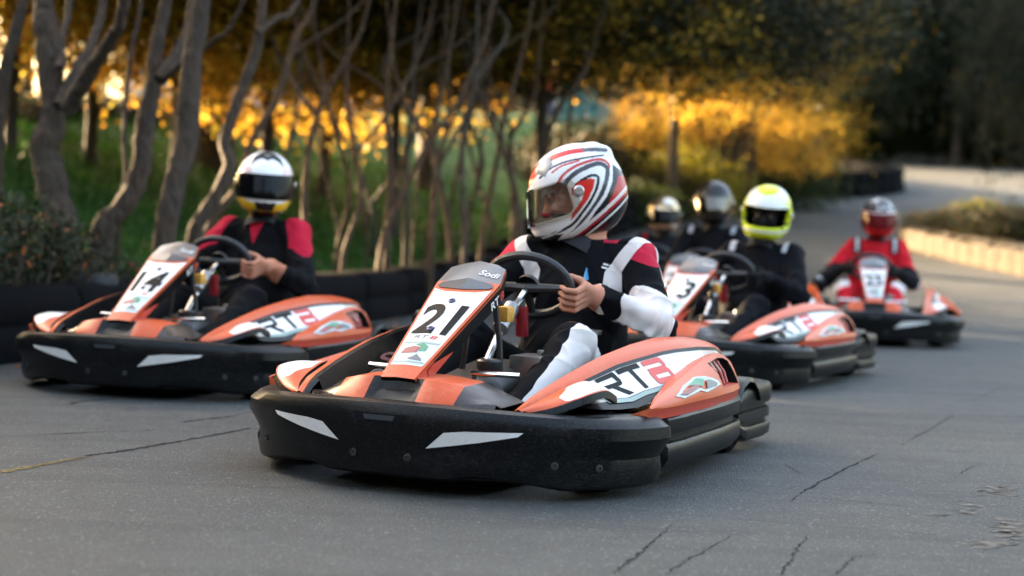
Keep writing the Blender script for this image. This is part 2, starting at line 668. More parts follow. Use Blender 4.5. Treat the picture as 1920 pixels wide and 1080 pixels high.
def relax(V, Q, it=2, lam=.5):
    E = np.concatenate([Q[:, [0, 1]], Q[:, [1, 2]], Q[:, [2, 3]], Q[:, [3, 0]]])
    n = len(V)
    deg = np.bincount(E[:, 0], minlength=n) + np.bincount(E[:, 1], minlength=n)
    deg = np.maximum(deg, 1)
    for _ in range(it):
        A = np.zeros_like(V)
        for q in range(3):
            A[:, q] = np.bincount(E[:, 0], V[E[:, 1], q], n) + np.bincount(E[:, 1], V[E[:, 0], q], n)
        V = V + lam * (A / deg[:, None] - V)
    return V


def add_attr(me, name, vals):
    a = me.attributes.new(name, 'FLOAT', 'POINT')
    a.data.foreach_set('value', np.asarray(vals, dtype=np.float32))


def add_paint(me, rgb):
    a = me.attributes.new('paint', 'FLOAT_COLOR', 'POINT')
    c = np.ones((len(rgb), 4), dtype=np.float32); c[:, :3] = rgb
    a.data.foreach_set('color', c.ravel())


# ------------------------------------------------------------------ terrain
def rise(Y):
    t = np.asarray(Y, float) - 14.5
    z = .09 * (np.sqrt(t * t + 2) + t) / 2
    t2 = np.asarray(Y, float) - 62
    z = z - .09 * (np.sqrt(t2 * t2 + 20) + t2) / 2
    return np.maximum(z - .008, 0)


BAR = [(-6.2, 2.0), (-4.4, 4.9), (-2.95, 7.6), (-2.15, 10), (-1.2, 13), (.1, 18), (1.5, 24), (3.1, 29.3), (5.4, 33.3), (8.2, 36.3), (9.6, 39.5), (9.4, 44), (7.6, 50), (5, 58)]
BARC = [tuple(v[:2]) for v in catmull([(x, y, 0) for x, y in BAR], 6)]
ISL = np.array(BARC + [(-20, 90), (-80, 90), (-80, 2)])


def seg_dist(P, poly, closed):
    P = np.asarray(P, float)
    best = np.full(len(P), 1e9)
    m = len(poly)
    for i in range(m if closed else m - 1):
        a = np.array(poly[i]); b = np.array(poly[(i + 1) % m])
        ab = b - a
        t = np.clip(((P - a) @ ab) / (ab @ ab), 0, 1)
        d = np.hypot(*(P - a - t[:, None] * ab).T)
        best = np.minimum(best, d)
    return best


def inside(P, poly):
    P = np.asarray(P, float)
    r = np.zeros(len(P), bool)
    m = len(poly)
    for i in range(m):
        a, b = poly[i], poly[(i + 1) % m]
        c = ((a[1] > P[:, 1]) != (b[1] > P[:, 1]))
        x = (b[0] - a[0]) * (P[:, 1] - a[1]) / (b[1] - a[1] + 1e-12) + a[0]
        r ^= c & (P[:, 0] < x)
    return r


def bank(P):
    """height of the grass bank above the track, P = (n, 2)"""
    P = np.asarray(P, float)
    d = np.where(inside(P, ISL), seg_dist(P, BARC, False), -seg_dist(P, BARC, False))
    t = np.clip(d / 7.5, 0, 1)
    hgt = 1.30 * t * t * (3 - 2 * t) + .12 * np.clip(d / .4, 0, 1)
    hgt += .07 * np.sin(P[:, 0] * 1.7 + 1.3 * np.sin(P[:, 1] * .7)) * np.clip(d / 2, 0, 1) + .05 * np.sin(P[:, 1] * 2.3 + P[:, 0])* np.clip(d / 2, 0, 1)
    return d, np.where(d > 0, hgt, 0)


def tz(x, y):
    return float(rise(y)) + float(bank([(x, y)])[1][0])


def ground_hit(u, v, dmin=5, dmax=60):
    for d in np.arange(dmin, dmax, .1):
        p = pix(u, v, d)
        if p.z <= tz(p.x, p.y):
            return d
    return dmax


def sheet(name, xs, ys, zf, mat, mask=None):
    X, Y = np.meshgrid(xs, ys, indexing='ij')
    P = np.stack([X.ravel(), Y.ravel()], 1)
    Z = zf(P)
    nx, ny = X.shape
    i, j = np.meshgrid(np.arange(nx - 1), np.arange(ny - 1), indexing='ij')
    a = (i * ny + j).ravel()
    Q = np.stack([a, a + ny, a + ny + 1, a + 1], 1)
    V = np.column_stack([P, Z])
    if mask is not None:
        k = mask(P)
        Q = Q[k[Q].any(1)]
    return obj(name, mesh_np(name, V, Q, mat))


# base ground to the horizon, the asphalt over it, the grass bank over that
g = sheet('ground', np.array([-900, -200, -90, -60, 60, 90, 200, 900.]), np.concatenate([[-300, -60], np.arange(-20, 100, 4.), [150, 400, 1500]]),
          lambda P: rise(P[:, 1]) - .06, SOIL)
tag(g, kind='structure')
trk = sheet('track', np.linspace(-12, 40, 60), np.linspace(-8, 66, 90), lambda P: rise(P[:, 1]), MATS['asphalt'])
tag(trk, kind='structure')

gm, gnt, gb = new_mat('grass_ground')
gco = coords(gnt)
gr = ramp(gnt, noise(gnt, gco, 1.3, 6, .65), [(.3, (.013, .056, .010)), (.55, (.028, .100, .014)), (.75, (.070, .145, .020))])
gnt.links.new(gr.outputs[0], gb.inputs['Base Color'])
gb.inputs['Roughness'].default_value = .9
bump(gnt, gb, noise(gnt, gco, 40, 4), .8, .03)
gx = np.concatenate([np.linspace(-60, -14, 16)[:-1], np.linspace(-14, 10.5, 99)])
gy = np.concatenate([np.linspace(2, 30, 113), np.linspace(30, 88, 59)[1:]])
bk = sheet('grass_bank', gx, gy, lambda P: rise(P[:, 1]) + np.where(bank(P)[0] > 0, bank(P)[1], -.25), gm, lambda P: bank(P)[0] > -.05)
tag(bk, kind='structure')


# grass blades on the near bank
def grass_blades():
    n = 60000
    P = np.column_stack([rng.uniform(-9, 3, n), rng.uniform(7.5, 26, n)])
    d, h = bank(P)
    k = (d > .35) & (d < 8.5) & (rng.random(n) < np.clip(1.5 - (P[:, 1] - 8) / 16, .1, 1))
    P, h = P[k], h[k]
    m = len(P)
    z = rise(P[:, 1]) + h - .01
    a = rng.uniform(0, 2 * np.pi, m)
    L = rng.uniform(.06, .17, m); w = rng.uniform(.004, .010, m) * 1.6
    lean = rng.normal(0, .5, (m, 2))
    base = np.column_stack([P, z])
    side = np.column_stack([np.cos(a) * w, np.sin(a) * w, np.zeros(m)])
    tip = base + np.column_stack([lean * L[:, None], L])
    mid = base + np.column_stack([lean * L[:, None] * .4, L * .55])
    V = np.stack([base - side, base + side, mid + side * .8, tip], 1).reshape(-1, 3)
    Q = np.arange(4 * m).reshape(-1, 4)
    o = obj('grass', mesh_np('grass', V, Q, GRASSB))
    tag(o, 'short green grass growing on the bank behind the barrier', 'grass', kind='stuff')


grass_blades()


# ------------------------------------------------------------------ marks on the asphalt (children of the track)
def strip(name, pts, widths, mat, dz=.0012, jit=.0):
    """thin flat sheet along pixel points (u, v) on the track"""
    W = []
    for (u, v) in pts:
        o = Vector((0, 0, CAM_H)); q = pix(u, v, 1) - o
        t = -o.z / q.z
        W.append(Vector((q.x * t, q.y * t, 0)))
    W = catmull(W, 12)
    L, R = [], []
    for i, p in enumerate(W):
        t = (W[min(i + 1, len(W) - 1)] - W[max(i - 1, 0)]).normalized()
        n = Vector((-t.y, t.x, 0))
        w = float(np.interp(i / (len(W) - 1), np.linspace(0, 1, len(widths)), widths)) * random.uniform(.25, 1.1) * (.6 if name == 'crack' else 1)
        p = p + n * random.uniform(-jit, jit)
        for S, s_ in ((L, 1), (R, -1)):
            q = p + n * w * s_
            S.append((q.x, q.y, float(rise(q.y)) + dz))
    m = len(L)
    o = obj(name, mesh_from(name, L + R, [(i, m + i, m + i + 1, i + 1) for i in range(m - 1)], mat), trk)
    return o


TAR = plain('tar', (.028, .028, .029), .95, spec=.05, nscale=60, var=.5)
SKID = plain('tyre_mark', (.045, .049, .053), .7, nscale=14, var=.35)
YEL = plain('worn_yellow_paint', (.13, .095, .045), .9, spec=.1, nscale=60, var=.6)
PATCH = plain('bare_stone_patch', (.098, .094, .086), .95, spec=.1, nscale=30, var=.7)
WORNL = plain('worn_white_paint', (.16, .16, .155), .8, nscale=50, var=.4)
strip('crack', [(1480, 940), (1530, 908), (1600, 872), (1650, 850)], [.004, .012, .010, .003], TAR, jit=.006)
strip('crack', [(1690, 835), (1735, 810), (1790, 778)], [.004, .010, .004], TAR, jit=.006)
strip('crack', [(1815, 755), (1880, 725)], [.005, .008], TAR, jit=.006)
strip('crack', [(1150, 1075), (1185, 1050), (1215, 1025), (1260, 985)], [.006, .010, .008, .002], TAR, jit=.006)
strip('crack', [(1250, 1075), (1300, 1045), (1370, 1006)], [.005, .008, .003], TAR, jit=.006)
strip('crack', [(1465, 1078), (1490, 1040), (1512, 1005)], [.006, .008, .003], TAR, jit=.006)
strip('crack', [(1570, 1078), (1600, 1048), (1640, 1040)], [.007, .006, .003], TAR, jit=.006)
strip('crack', [(1470, 870), (1490, 882), (1508, 892)], [.003, .006, .003], TAR, jit=.004)
strip('crack', [(1790, 895), (1815, 880), (1840, 870)], [.003, .006, .003], TAR, jit=.004)
strip('crack', [(1250, 908), (1450, 926), (1700, 950), (1920, 968)], [.0015, .003, .003, .003], TAR, jit=.002)
strip('crack', [(1140, 952), (1400, 975), (1750, 1003)], [.001, .002, .002], TAR, jit=.002)
strip('crack', [(250, 878), (400, 892), (560, 905)], [.001, .002, .002], TAR, jit=.002)
strip('tyre_mark', [(130, 758), (160, 752), (215, 748)], [.015, .02, .01], TAR, jit=.005)
strip('tyre_mark', [(340, 792), (380, 787), (445, 780)], [.008, .014, .006], TAR, jit=.004)
strip('tyre_mark', [(160, 855), (230, 846), (300, 834), (380, 820), (470, 803)], [.012, .018, .012, .014, .012], TAR, jit=.004)
strip('yellow_line', [(0, 886), (60, 875), (110, 866), (165, 857)], [.022, .026, .022, .012], YEL, dz=.0018, jit=.004)
strip('worn_line', [(0, 820), (150, 812), (300, 806)], [.004, .006, .004], TAR, jit=.003)
strip('crack', [(30, 826), (180, 828), (330, 838), (430, 846)], [.001, .0022, .002, .001], TAR, jit=.002)
strip('worn_line', [(1560, 735), (1680, 740), (1780, 745)], [.006, .012, .004], WORNL, jit=.004)
strip('worn_line', [(1530, 470), (1560, 485), (1600, 500), (1640, 520)], [.01, .02, .02, .01], WORNL)
def patch(u0, u1, v0, v1, n):
    """a worn spot: small flat flakes of bare stone close together"""
    mb = MB()
    for k in range(n):
        u, v = np.clip(rng.normal((u0 + u1) / 2, (u1 - u0) / 4), u0, u1), np.clip(rng.normal((v0 + v1) / 2, (v1 - v0) / 4), v0, v1)
        o = Vector((0, 0, CAM_H)); q = pix(u, v, 1) - o
        t = -o.z / q.z
        c = (q.x * t, q.y * t)
        m = 7
        r0 = rng.uniform(.006, .026)
        a0 = rng.uniform(0, 6)
        mb.add([(c[0] + r0 * rng.uniform(.6, 1.2) * math.cos(a0 + 2 * math.pi * i / m) * 1.6, c[1] + r0 * rng.uniform(.6, 1.2) * math.sin(a0 + 2 * math.pi * i / m), .0008 + .00012 * (k % 12)) for i in range(m)], [tuple(range(m))])
    o = mb.obj('bare_patch', [PATCH], trk, smooth=False)
    o['kind'] = 'stuff'


patch(1836, 1918, 911, 929, 26)
patch(1868, 1940, 974, 1014, 46)
patch(1806, 1890, 1014, 1028, 20)
patch(1736, 1774, 961, 970, 8)
patch(1790, 1850, 940, 975, 9)


# ------------------------------------------------------------------ barriers
def tyre_mesh(R=.30, w=.19, name='tyre'):
    mb = MB()
    mb.lathe([(R * .60, -w * .42), (R * .72, -w * .5), (R * .92, -w * .46), (R, -w * .28), (R, w * .28), (R * .92, w * .46), (R * .72, w * .5), (R * .60, w * .42), (R * .60, -w * .42)],
             (0, 0, 0), (0, 0, 1), 20)
    return mb.mesh(name, [RUBBER])


TYRE = tyre_mesh()
# along the barrier: rubber blocks near the camera, stacked tyres farther on
cum = [0]
for i in range(1, len(BARC)):
    cum.append(cum[-1] + math.dist(BARC[i], BARC[i - 1]))
def along(s_):
    x = float(np.interp(s_, cum, [p[0] for p in BARC])); y = float(np.interp(s_, cum, [p[1] for p in BARC]))
    e = .05
    x2 = float(np.interp(s_ + e, cum, [p[0] for p in BARC])); y2 = float(np.interp(s_ + e, cum, [p[1] for p in BARC]))
    return x, y, math.atan2(y2 - y, x2 - x)


blk = MB()
sec = []
for x in (-.5, -.47, -.40, .40, .47, .5):
    s_ = 1 if abs(x) < .45 else (.965 if abs(x) < .49 else .90)
    prof = [(-.17, .0), (-.18, .05), (-.18, .17), (-.165, .19), (-.165, .205), (-.18, .225), (-.18, .34), (-.15, .395), (-.08, .415), (.08, .415), (.15, .395), (.18, .34), (.18, .05), (.17, 0)]
    sec.append([(x, y * s_, .205 + (z - .205) * s_) for y, z in prof])
blk.loft(sec)
BLK = blk.mesh('barrier_block', [RUBBER], ang=40)
s_, nb = 2.0, 0
while s_ < 17.5:
    x, y, a = along(s_)
    o = obj('barrier_block', BLK)
    o.location = (x, y, float(rise(y)) - .005)
    o.rotation_euler = (0, 0, a)
    tag(o, 'black rubber barrier block in the row behind the left kart', 'barrier block', 'rubber barrier blocks along the grass bank')
    s_ += 1.02; nb += 1
i = 0
while s_ < 62:
    x, y, a = along(s_)
    ST = empty('tyre_stack', (x, y, float(rise(y))))
    tag(ST, 'stack of three old black tyres in the wall round the inner bend', 'tyre stack', 'stacked tyres round the inner bend')
    for k in range(3):
        o = obj('tyre', TYRE, ST)
        o.location = (random.uniform(-.04, .04), random.uniform(-.04, .04), .095 + k * .19)
        o.rotation_euler = (random.uniform(-.03, .03), random.uniform(-.03, .03), 0)
    s_ += .63; i += 1

# low far wall on the outside of the bend
cw = plain('weathered_concrete', (.16, .155, .15), .85, nscale=5, var=.4, bmp=.4)
w0, w1 = pix(1440, 318, 66), pix(2010, 352, 60)
for k in range(12):
    a, b = w0.lerp(w1, k / 12), w0.lerp(w1, (k + .985) / 12)
    mb = MB()
    t = (b - a); t.z = 0; t.normalize(); n = Vector((-t.y, t.x, 0)) * .18
    z0 = float(rise(a.y)) - .1; z1 = float(rise(a.y)) + .46
    for q, zz in ((a, z0), (b, z0)):
        pass
    V = [(a + n).xy[:] + (z0,), (a - n).xy[:] + (z0,), (a - n * .7).xy[:] + (z1,), (a + n * .7).xy[:] + (z1,),
         (b + n).xy[:] + (z0,), (b - n).xy[:] + (z0,), (b - n * .7).xy[:] + (z1,), (b + n * .7).xy[:] + (z1,)]
    mb.add(V, [(0, 1, 2, 3), (4, 7, 6, 5), (0, 4, 5, 1), (1, 5, 6, 2), (2, 6, 7, 3), (3, 7, 4, 0)])
    o = mb.obj('concrete_barrier', [cw], bevel=.03)
    tag(o, 'low grey concrete barrier section on the far side of the bend', 'barrier', 'concrete barriers beyond the far bend')

# ------------------------------------------------------------------ planter kerb on the right
PL = [tuple(v[:2]) for v in catmull([(30, 24.2, 0), (15, 25.2, 0), (8.6, 25.4, 0), (6.35, 24.4, 0), (5.95, 22.8, 0), (6.35, 20.6, 0), (7.3, 17.8, 0), (9.5, 14.5, 0), (14, 11, 0)], 12)]
wall = empty('planter_wall', (PL[48][0], PL[48][1], 0))
tag(wall, 'low kerb wall of pale upright blocks round the planting bed on the right', 'wall')
LOGM = mat_bark('pale_block', (.026, .018, .010), (.080, .058, .036))
pc = [0]
for k in range(1, len(PL)):
    pc.append(pc[-1] + math.dist(PL[k], PL[k - 1]))
lb = MB()
lb.loft([[(x, y * (1 if abs(x) < .14 else .8), z) for y, z in ((-.09, 0), (-.10, .1), (-.09, .30), (-.05, .325), (.05, .325), (.09, .30), (.10, .1), (.09, 0))] for x in (-.165, -.15, -.12, .12, .15, .165)])
LBM = lb.mesh('block', [LOGM], ang=50)
s_ = 3.0
while s_ < pc[-1] - 1:
    x = float(np.interp(s_, pc, [p[0] for p in PL])); y = float(np.interp(s_, pc, [p[1] for p in PL]))
    x2 = float(np.interp(s_ + .05, pc, [p[0] for p in PL])); y2 = float(np.interp(s_ + .05, pc, [p[1] for p in PL]))
    o = obj('block', LBM, wall)
    o.location = (x - PL[48][0], y - PL[48][1], float(rise(y)) - .02 + random.uniform(-.015, .015))
    o.rotation_euler = (0, random.uniform(-.02, .02), math.atan2(y2 - y, x2 - x))
    s_ += .335
SV = [(x, y, float(rise(y)) + .27) for x, y in PL] + [(30, 12, .3)]
cx, cy = 9.5, 21.0
bed = obj('planting_bed', mesh_from('planting_bed', [(cx, cy, float(rise(cy)) + .5)] + SV, [(0, 1 + k, 1 + (k + 1) % len(SV)) for k in range(len(SV))], SOIL))
tag(bed, kind='structure')


# ------------------------------------------------------------------ leaves and trees
def leaf_mesh(name, C, L, mat, droop=.3, aspect=.5, seed=1):
    """one rhombic leaf for every centre in C"""
    r = np.random.default_rng(seed)
    m = len(C)
    a = r.normal(size=(m, 3)); a[:, 2] -= droop
    a /= np.linalg.norm(a, axis=1)[:, None]
    b = r.normal(size=(m, 3)); b -= a * (a * b).sum(1)[:, None]
    b /= np.linalg.norm(b, axis=1)[:, None]
    L = (L * r.uniform(.6, 1.25, m))[:, None]
    V = np.stack([C - a * L * .5, C + b * L * aspect * .5, C + a * L * .5, C - b * L * aspect * .5], 1).reshape(-1, 3)
    return mesh_np(name, V, np.arange(4 * m).reshape(-1, 4), mat, smooth=False)


def blob_points(r, rad, n_cl, per, cl_r, shell=2.4):
    c = r.normal(size=(n_cl, 3)); c /= np.linalg.norm(c, axis=1)[:, None]
    c *= (r.random(n_cl) ** (1 / shell))[:, None]
    c[:, 2] = np.where(c[:, 2] < -.55, -.55 + (c[:, 2] + .55) * .3, c[:, 2])
    c *= np.array(rad)
    sz = cl_r * r.uniform(.5, 1.4, n_cl)
    P = c[:, None, :] + r.normal(size=(n_cl, per, 3)) * sz[:, None, None] * np.array([1, 1, .7])
    return P.reshape(-1, 3)


def crown(name, rad, n_cl, per, leaf, mat, seed, cl_r=.35, droop=.3, aspect=.5):
    r = np.random.default_rng(seed)
    return leaf_mesh(name, blob_points(r, rad, n_cl, per, cl_r), leaf, mat, droop, aspect, seed)


def willow(name, rad, n_str, per, leaf, mat, seed):
    r = np.random.default_rng(seed)
    c = r.normal(size=(n_str, 3)); c /= np.linalg.norm(c, axis=1)[:, None]
    c[:, 2] = np.abs(c[:, 2])
    c *= (r.random(n_str) ** .4)[:, None] * np.array(rad)
    ln = r.uniform(.5, 1.3, n_str) * rad[2] * .9
    t = r.random((n_str, per))
    P = c[:, None, :] + np.stack([r.normal(size=(n_str, per)) * .14, r.normal(size=(n_str, per)) * .14, -t * ln[:, None]], 2)
    return leaf_mesh(name, P.reshape(-1, 3), leaf, mat, 2.2, .3, seed)


def limb_mesh(limbs, mat, name='trunk', n=8):
    mb = MB()
    for pts, rad in limbs:
        P = catmull(pts, 5)
        rr = list(np.interp(np.linspace(0, 1, len(P)), np.linspace(0, 1, len(rad)), rad))
        rr = [q * random.uniform(.93, 1.08) for q in rr]
        P = [p + Vector((random.uniform(-1, 1), random.uniform(-1, 1), 0)) * q * .12 for p, q in zip(P, rr)]
        mb.tube(P, rr, n)
    return mb.mesh(name, [mat], ang=60)


def photo_tree(name, label, stems, mat, crowns, group, depth=None, cat='tree'):
    """stems = [[(u, v), ...], [w0, w1], dd] in frame pixels; the first stem's foot is dropped on the terrain.
    crowns = [(mesh, offset from the top of stem k, scale)]"""
    (u0, v0) = stems[0][0][0]
    d0 = depth or ground_hit(u0, v0)
    root = None
    limbs, tops = [], []
    foot = pix(u0, v0, d0)
    base = Vector((foot.x, foot.y, tz(foot.x, foot.y)))
    for k, st_ in enumerate(stems):
        pp, ww, dd = st_[:3]
        n = len(pp)
        P = []
        for i, (u, v) in enumerate(pp):
            P.append(pix(u, v, d0 + (dd * i / max(1, n - 1)) + (0 if k == 0 else stems[k][3] if len(stems[k]) > 3 else 0)))
        rad = [w * .5 * d0 / F_PX for w in ww]
        if k == 0 or (len(stems[k]) > 4 and stems[k][4]):
            q = P[0]
            P = [Vector((q.x, q.y, tz(q.x, q.y) - .15))] + P if q.z > tz(q.x, q.y) - .02 else P
            rad = [rad[0] * 1.25] + rad
        t = (P[-1] - P[-2]).normalized()
        P.append(P[-1] + (t + Vector((0, 0, .6))).normalized() * 1.6)
        rad = rad + [rad[-1] * .5]
        limbs.append(([p - base for p in P], rad))
        tops.append(P[-1])
    root = empty(name, base)
    tag(root, label, cat, group)
    obj('trunk', limb_mesh(limbs, mat), root)
    for (me, off, sc, k) in crowns:
        o = obj('crown', me, root)
        o.location = tops[min(k, len(tops) - 1)] - base + Vector(off)
        o.scale = sc if isinstance(sc, tuple) else (sc, sc, sc)
        o.rotation_euler = (0, 0, random.uniform(0, 6.28))
    return root


C_GOLD = crown('gold_crown', (2.2, 2.2, 1.5), 105, 60, .115, GOLD, 11, .30)
C_GOLD2 = crown('gold_crown_loose', (2.6, 2.6, 1.3), 95, 45, .105, GOLD, 12, .25)
C_OLIVE = crown('olive_crown', (2.4, 2.4, 1.7), 140, 60, .115, OLIVE, 13, .30)
C_DARK = crown('dark_crown', (2.4, 2.4, 1.6), 260, 70, .11, DARKG, 14, .40)
C_AMB = crown('amber_crown', (2.4, 2.4, 1.6), 140, 60, .115, AMBER_L, 17, .29)
C_SMALL = crown('small_crown', (1.1, 1.1, .6), 60, 40, .085, OLIVE, 15, .24)
C_SMALLG = crown('small_gold_crown', (1.1, 1.1, .6), 55, 36, .085, GOLD, 16, .24)

near = 'tall trees along the left grass bank'
photo_tree('bank_tree', 'grey trunk cut by the left edge of the picture', [([(-10, 330), (-6, 240), (2, 175), (20, 90), (42, 5)], [30, 28, 26], .2)], BARK1,
           [(C_GOLD2, (-.6, .2, 2.2), .7, 0)], near, 10.5)
photo_tree('bank_tree', 'thick gnarled trunk that forks into several limbs, leftmost whole tree', [
    ([(122, 480), (108, 400), (94, 330), (84, 285), (102, 205), (93, 120), (86, 40), (80, -30)], [62, 60, 56, 52, 44], .4),
    ([(112, 200), (142, 138), (176, 70), (196, -10)], [30, 22, 18], .6, .05),
    ([(125, 205), (170, 130), (210, 70), (238, -12)], [34, 26, 22], -.5, .05),
    ([(112, 130), (118, 60), (132, -10)], [20, 16, 14], .9, .1)], BARK1,
    [(C_AMB, (0, .3, 2.6), .7, 0), (C_GOLD2, (.2, 1.2, 1.8), .6, 2)], near, 9.9)
photo_tree('bank_tree', 'curved trunk leaning right with a fork at head height, second from left', [
    ([(192, 440), (232, 388), (262, 320), (271, 232), (290, 155), (293, 90), (312, -5)], [44, 40, 36, 32, 26], .3),
    ([(300, 150), (345, 75), (362, -8)], [26, 22, 18], .5, .02),
    ([(305, 148), (355, 108), (402, 75), (452, 12)], [14, 11, 8], -.3, .0)], BARK1,
    [(C_GOLD2, (.2, .4, 2.4), .7, 0), (C_GOLD2, (0, .9, 2.1), .6, 1)], near, 10.3)
photo_tree('bank_tree', 'thin whip of a stem beside the curved leaning trunk', [([(222, 400), (236, 340), (233, 225), (250, 80), (266, -5)], [10, 10, 9, 8], .2)], BARK1,
           [(C_SMALL, (0, .3, 1.4), 1, 0)], near, 10.9)
photo_tree('bank_tree', 'stout straight trunk leaning slightly right, left of the white helmet', [
    ([(310, 452), (327, 342), (350, 262), (357, 133), (380, -8)], [46, 44, 44, 40, 36], .3)], BARK1,
    [(C_AMB, (0, .4, 2.6), .7, 0)], near, 9.7)
photo_tree('bank_tree', 'wavy slim trunk just left of the white helmet', [
    ([(364, 445), (400, 378), (430, 312), (421, 265), (446, 190), (480, 92), (493, -5)], [28, 26, 24, 20], .5),
    ([(482, 62), (520, 32), (562, -2)], [14, 12, 10], .4, .3)], BARK1,
    [(C_GOLD2, (0, .8, 2.0), .9, 0)], near, 10.9)
photo_tree('bank_tree', 'slender pale stem passing behind the white helmet', [
    ([(388, 435), (446, 352), (472, 265), (516, 190), (556, 66), (592, -4)], [17, 15, 13, 11], .6)], BARK2,
    [(C_SMALLG, (0, .5, 1.6), 1.3, 0)], near, 12)

thick = 'slender stems of the thicket behind the karts'
TH = [
    ('pale stem standing right of the white helmet', [(571, 420), (574, 311), (593, 220), (622, 155), (662, 88), (690, 10)], 15, 12.6, BARK2),
    ('stem that bends left above the grass, right of the white helmet', [(632, 475), (655, 350), (615, 195), (600, 110), (590, 40)], 12, 13.6, BARK2),
    ('stem that leans right at its foot beside the bent one', [(645, 478), (676, 378), (668, 290), (650, 187), (652, 100)], 13, 13.1, BARK2),
    ('upright stem left of the red and white helmet, nearest the orange-shirted figure', [(725, 478), (731, 311), (725, 213), (730, 110), (742, -5)], 15, 13.4, BARK2),
    ('long stem slanting up to the right across the thicket', [(714, 470), (747, 380), (800, 275), (853, 200), (893, 111), (916, 40)], 14, 13.0, BARK2),
    ('straight dark stem in the middle of the thicket', [(760, 478), (760, 333), (769, 222), (779, 89), (790, -5)], 15, 14.4, BARK1),
    ('pale stem with a kink at mid height in the thicket', [(808, 478), (817, 333), (808, 266), (832, 150), (852, 40)], 14, 13.7, BARK2),
    ('upper stem slanting right between two pale stems', [(800, 470), (824, 290), (862, 200), (900, 105)], 12, 15.5, BARK2),
    ('stem leaning left at its top in mid thicket', [(846, 470), (828, 355), (822, 311), (842, 200), (838, 90)], 13, 15, BARK2),
    ('almost upright brown stem in mid thicket', [(871, 466), (867, 266), (890, 150), (894, 60)], 14, 14.2, BARK3),
    ('golden lit stem leaning right beside the red and white helmet', [(902, 466), (928, 320), (942, 240), (970, 130), (990, 50)], 14, 14.6, BARK2),
    ('short crooked stem forking behind the red and white helmet', [(962, 420), (958, 258), (963, 248), (1001, 178), (1010, 105)], 12, 16, BARK2),
    ('stem leaning left behind the red and white helmet', [(975, 420), (951, 311), (934, 260), (914, 190), (880, 80)], 12, 15.2, BARK1),
    ('slanting stem right of the thicket above the red and white helmet', [(1010, 400), (1024, 284), (1041, 213), (1085, 147), (1120, 60)], 13, 17, BARK2),
    ('dark stem crossing behind the white helmet', [(500, 400), (535, 300), (560, 180), (560, 60)], 12, 15, BARK3),
    ('dark stem leaning left over the grass behind the thicket', [(700, 400), (640, 250), (560, 110), (530, 20)], 11, 17, BARK3),
    ('dark stem leaning right over the grass behind the thicket', [(690, 400), (760, 290), (800, 170), (810, 60)], 11, 18, BARK3),
    ('thin dark stem at the right end of the thicket', [(1070, 380), (1064, 280), (1074, 180), (1100, 80)], 12, 20, BARK3),
    ('crooked dark stem in the back of the thicket', [(880, 400), (905, 300), (880, 210), (930, 100)], 11, 19, BARK3),
]
for i, (lab, pp, w, d, bm_) in enumerate(TH):
    me = [C_SMALL, C_SMALLG, C_OLIVE, C_GOLD2][i % 4]
    sc = (1.3, 1.3, 1.1) if i % 4 < 2 else .62
    photo_tree('thicket_tree', lab, [(pp, [w * .8, w * .75, w * .62, w * .45], random.uniform(-.4, .8)), ([pp[2], (pp[2][0] + random.choice((-50, 60)), pp[2][1] - 110), (pp[2][0] + random.choice((-70, 90)), pp[2][1] - 220)], [w * .6, w * .45, w * .3], .8, 0)], bm_,
               [(me, (0, .2, .5), sc, 0), ([C_SMALL, C_SMALLG][i % 2], (0, .3, .1), 1.1, 1)], thick, d)

for i in range(9):
    u0 = 580 + i * 50 + random.uniform(-8, 8)
    ln = random.choice((-1, 1)) * random.uniform(20, 130)
    v0 = 430
    pp = [(u0, v0), (u0 + ln * .3 + random.uniform(-6, 6), v0 - 110), (u0 + ln * .65 + random.uniform(-8, 8), v0 - 230), (u0 + ln + random.uniform(-10, 10), v0 - 390)]
    w = random.uniform(5, 8)
    photo_tree('thicket_tree', 'thin crossing stem among the thicket behind the karts', [(pp, [w, w * .9, w * .75, w * .5], random.uniform(-.5, .8))], random.choice((BARK2, BARK2, BARK3)),
               [([C_SMALL, C_SMALLG][i % 2], (0, .2, .2), .8, 0)], 'thin crossing stems of the thicket', random.uniform(14, 19))

# the dark roof of foliage over the middle, golden underneath
def big_tree(name, label, u, v_foot, d, crown_list, rt=.22, mat=BARK3, h=None, group=None, lean=(0, 0)):
    p = pix(u, v_foot, d)
    z0 = tz(p.x, p.y)
    root = empty(name, (p.x, p.y, z0))
    tag(root, label, 'tree', group)
    top = max(c[1][2] for c in crown_list) if h is None else h
    limbs = [([(0, 0, -.3), (lean[0] * .3, lean[1] * .3, top * .35), (lean[0], lean[1], top)], [rt * 1.2, rt, rt * .4])]
    for me, off, sc in crown_list:
        st = Vector((lean[0] * .5, lean[1] * .5, top * random.uniform(.35, .6)))
        e = Vector(off) * .95
        limbs.append(([st, st.lerp(e, .5) + Vector((0, 0, .25)), e], [rt * .5, rt * .35, rt * .15]))
    obj('trunk', limb_mesh(limbs, mat), root)
    for me, off, sc in crown_list:
        o = obj('crown', me, root)
        o.location = off
        o.scale = sc if isinstance(sc, tuple) else (sc, sc, sc)
        o.rotation_euler = (0, 0, random.uniform(0, 6.28))
    return root


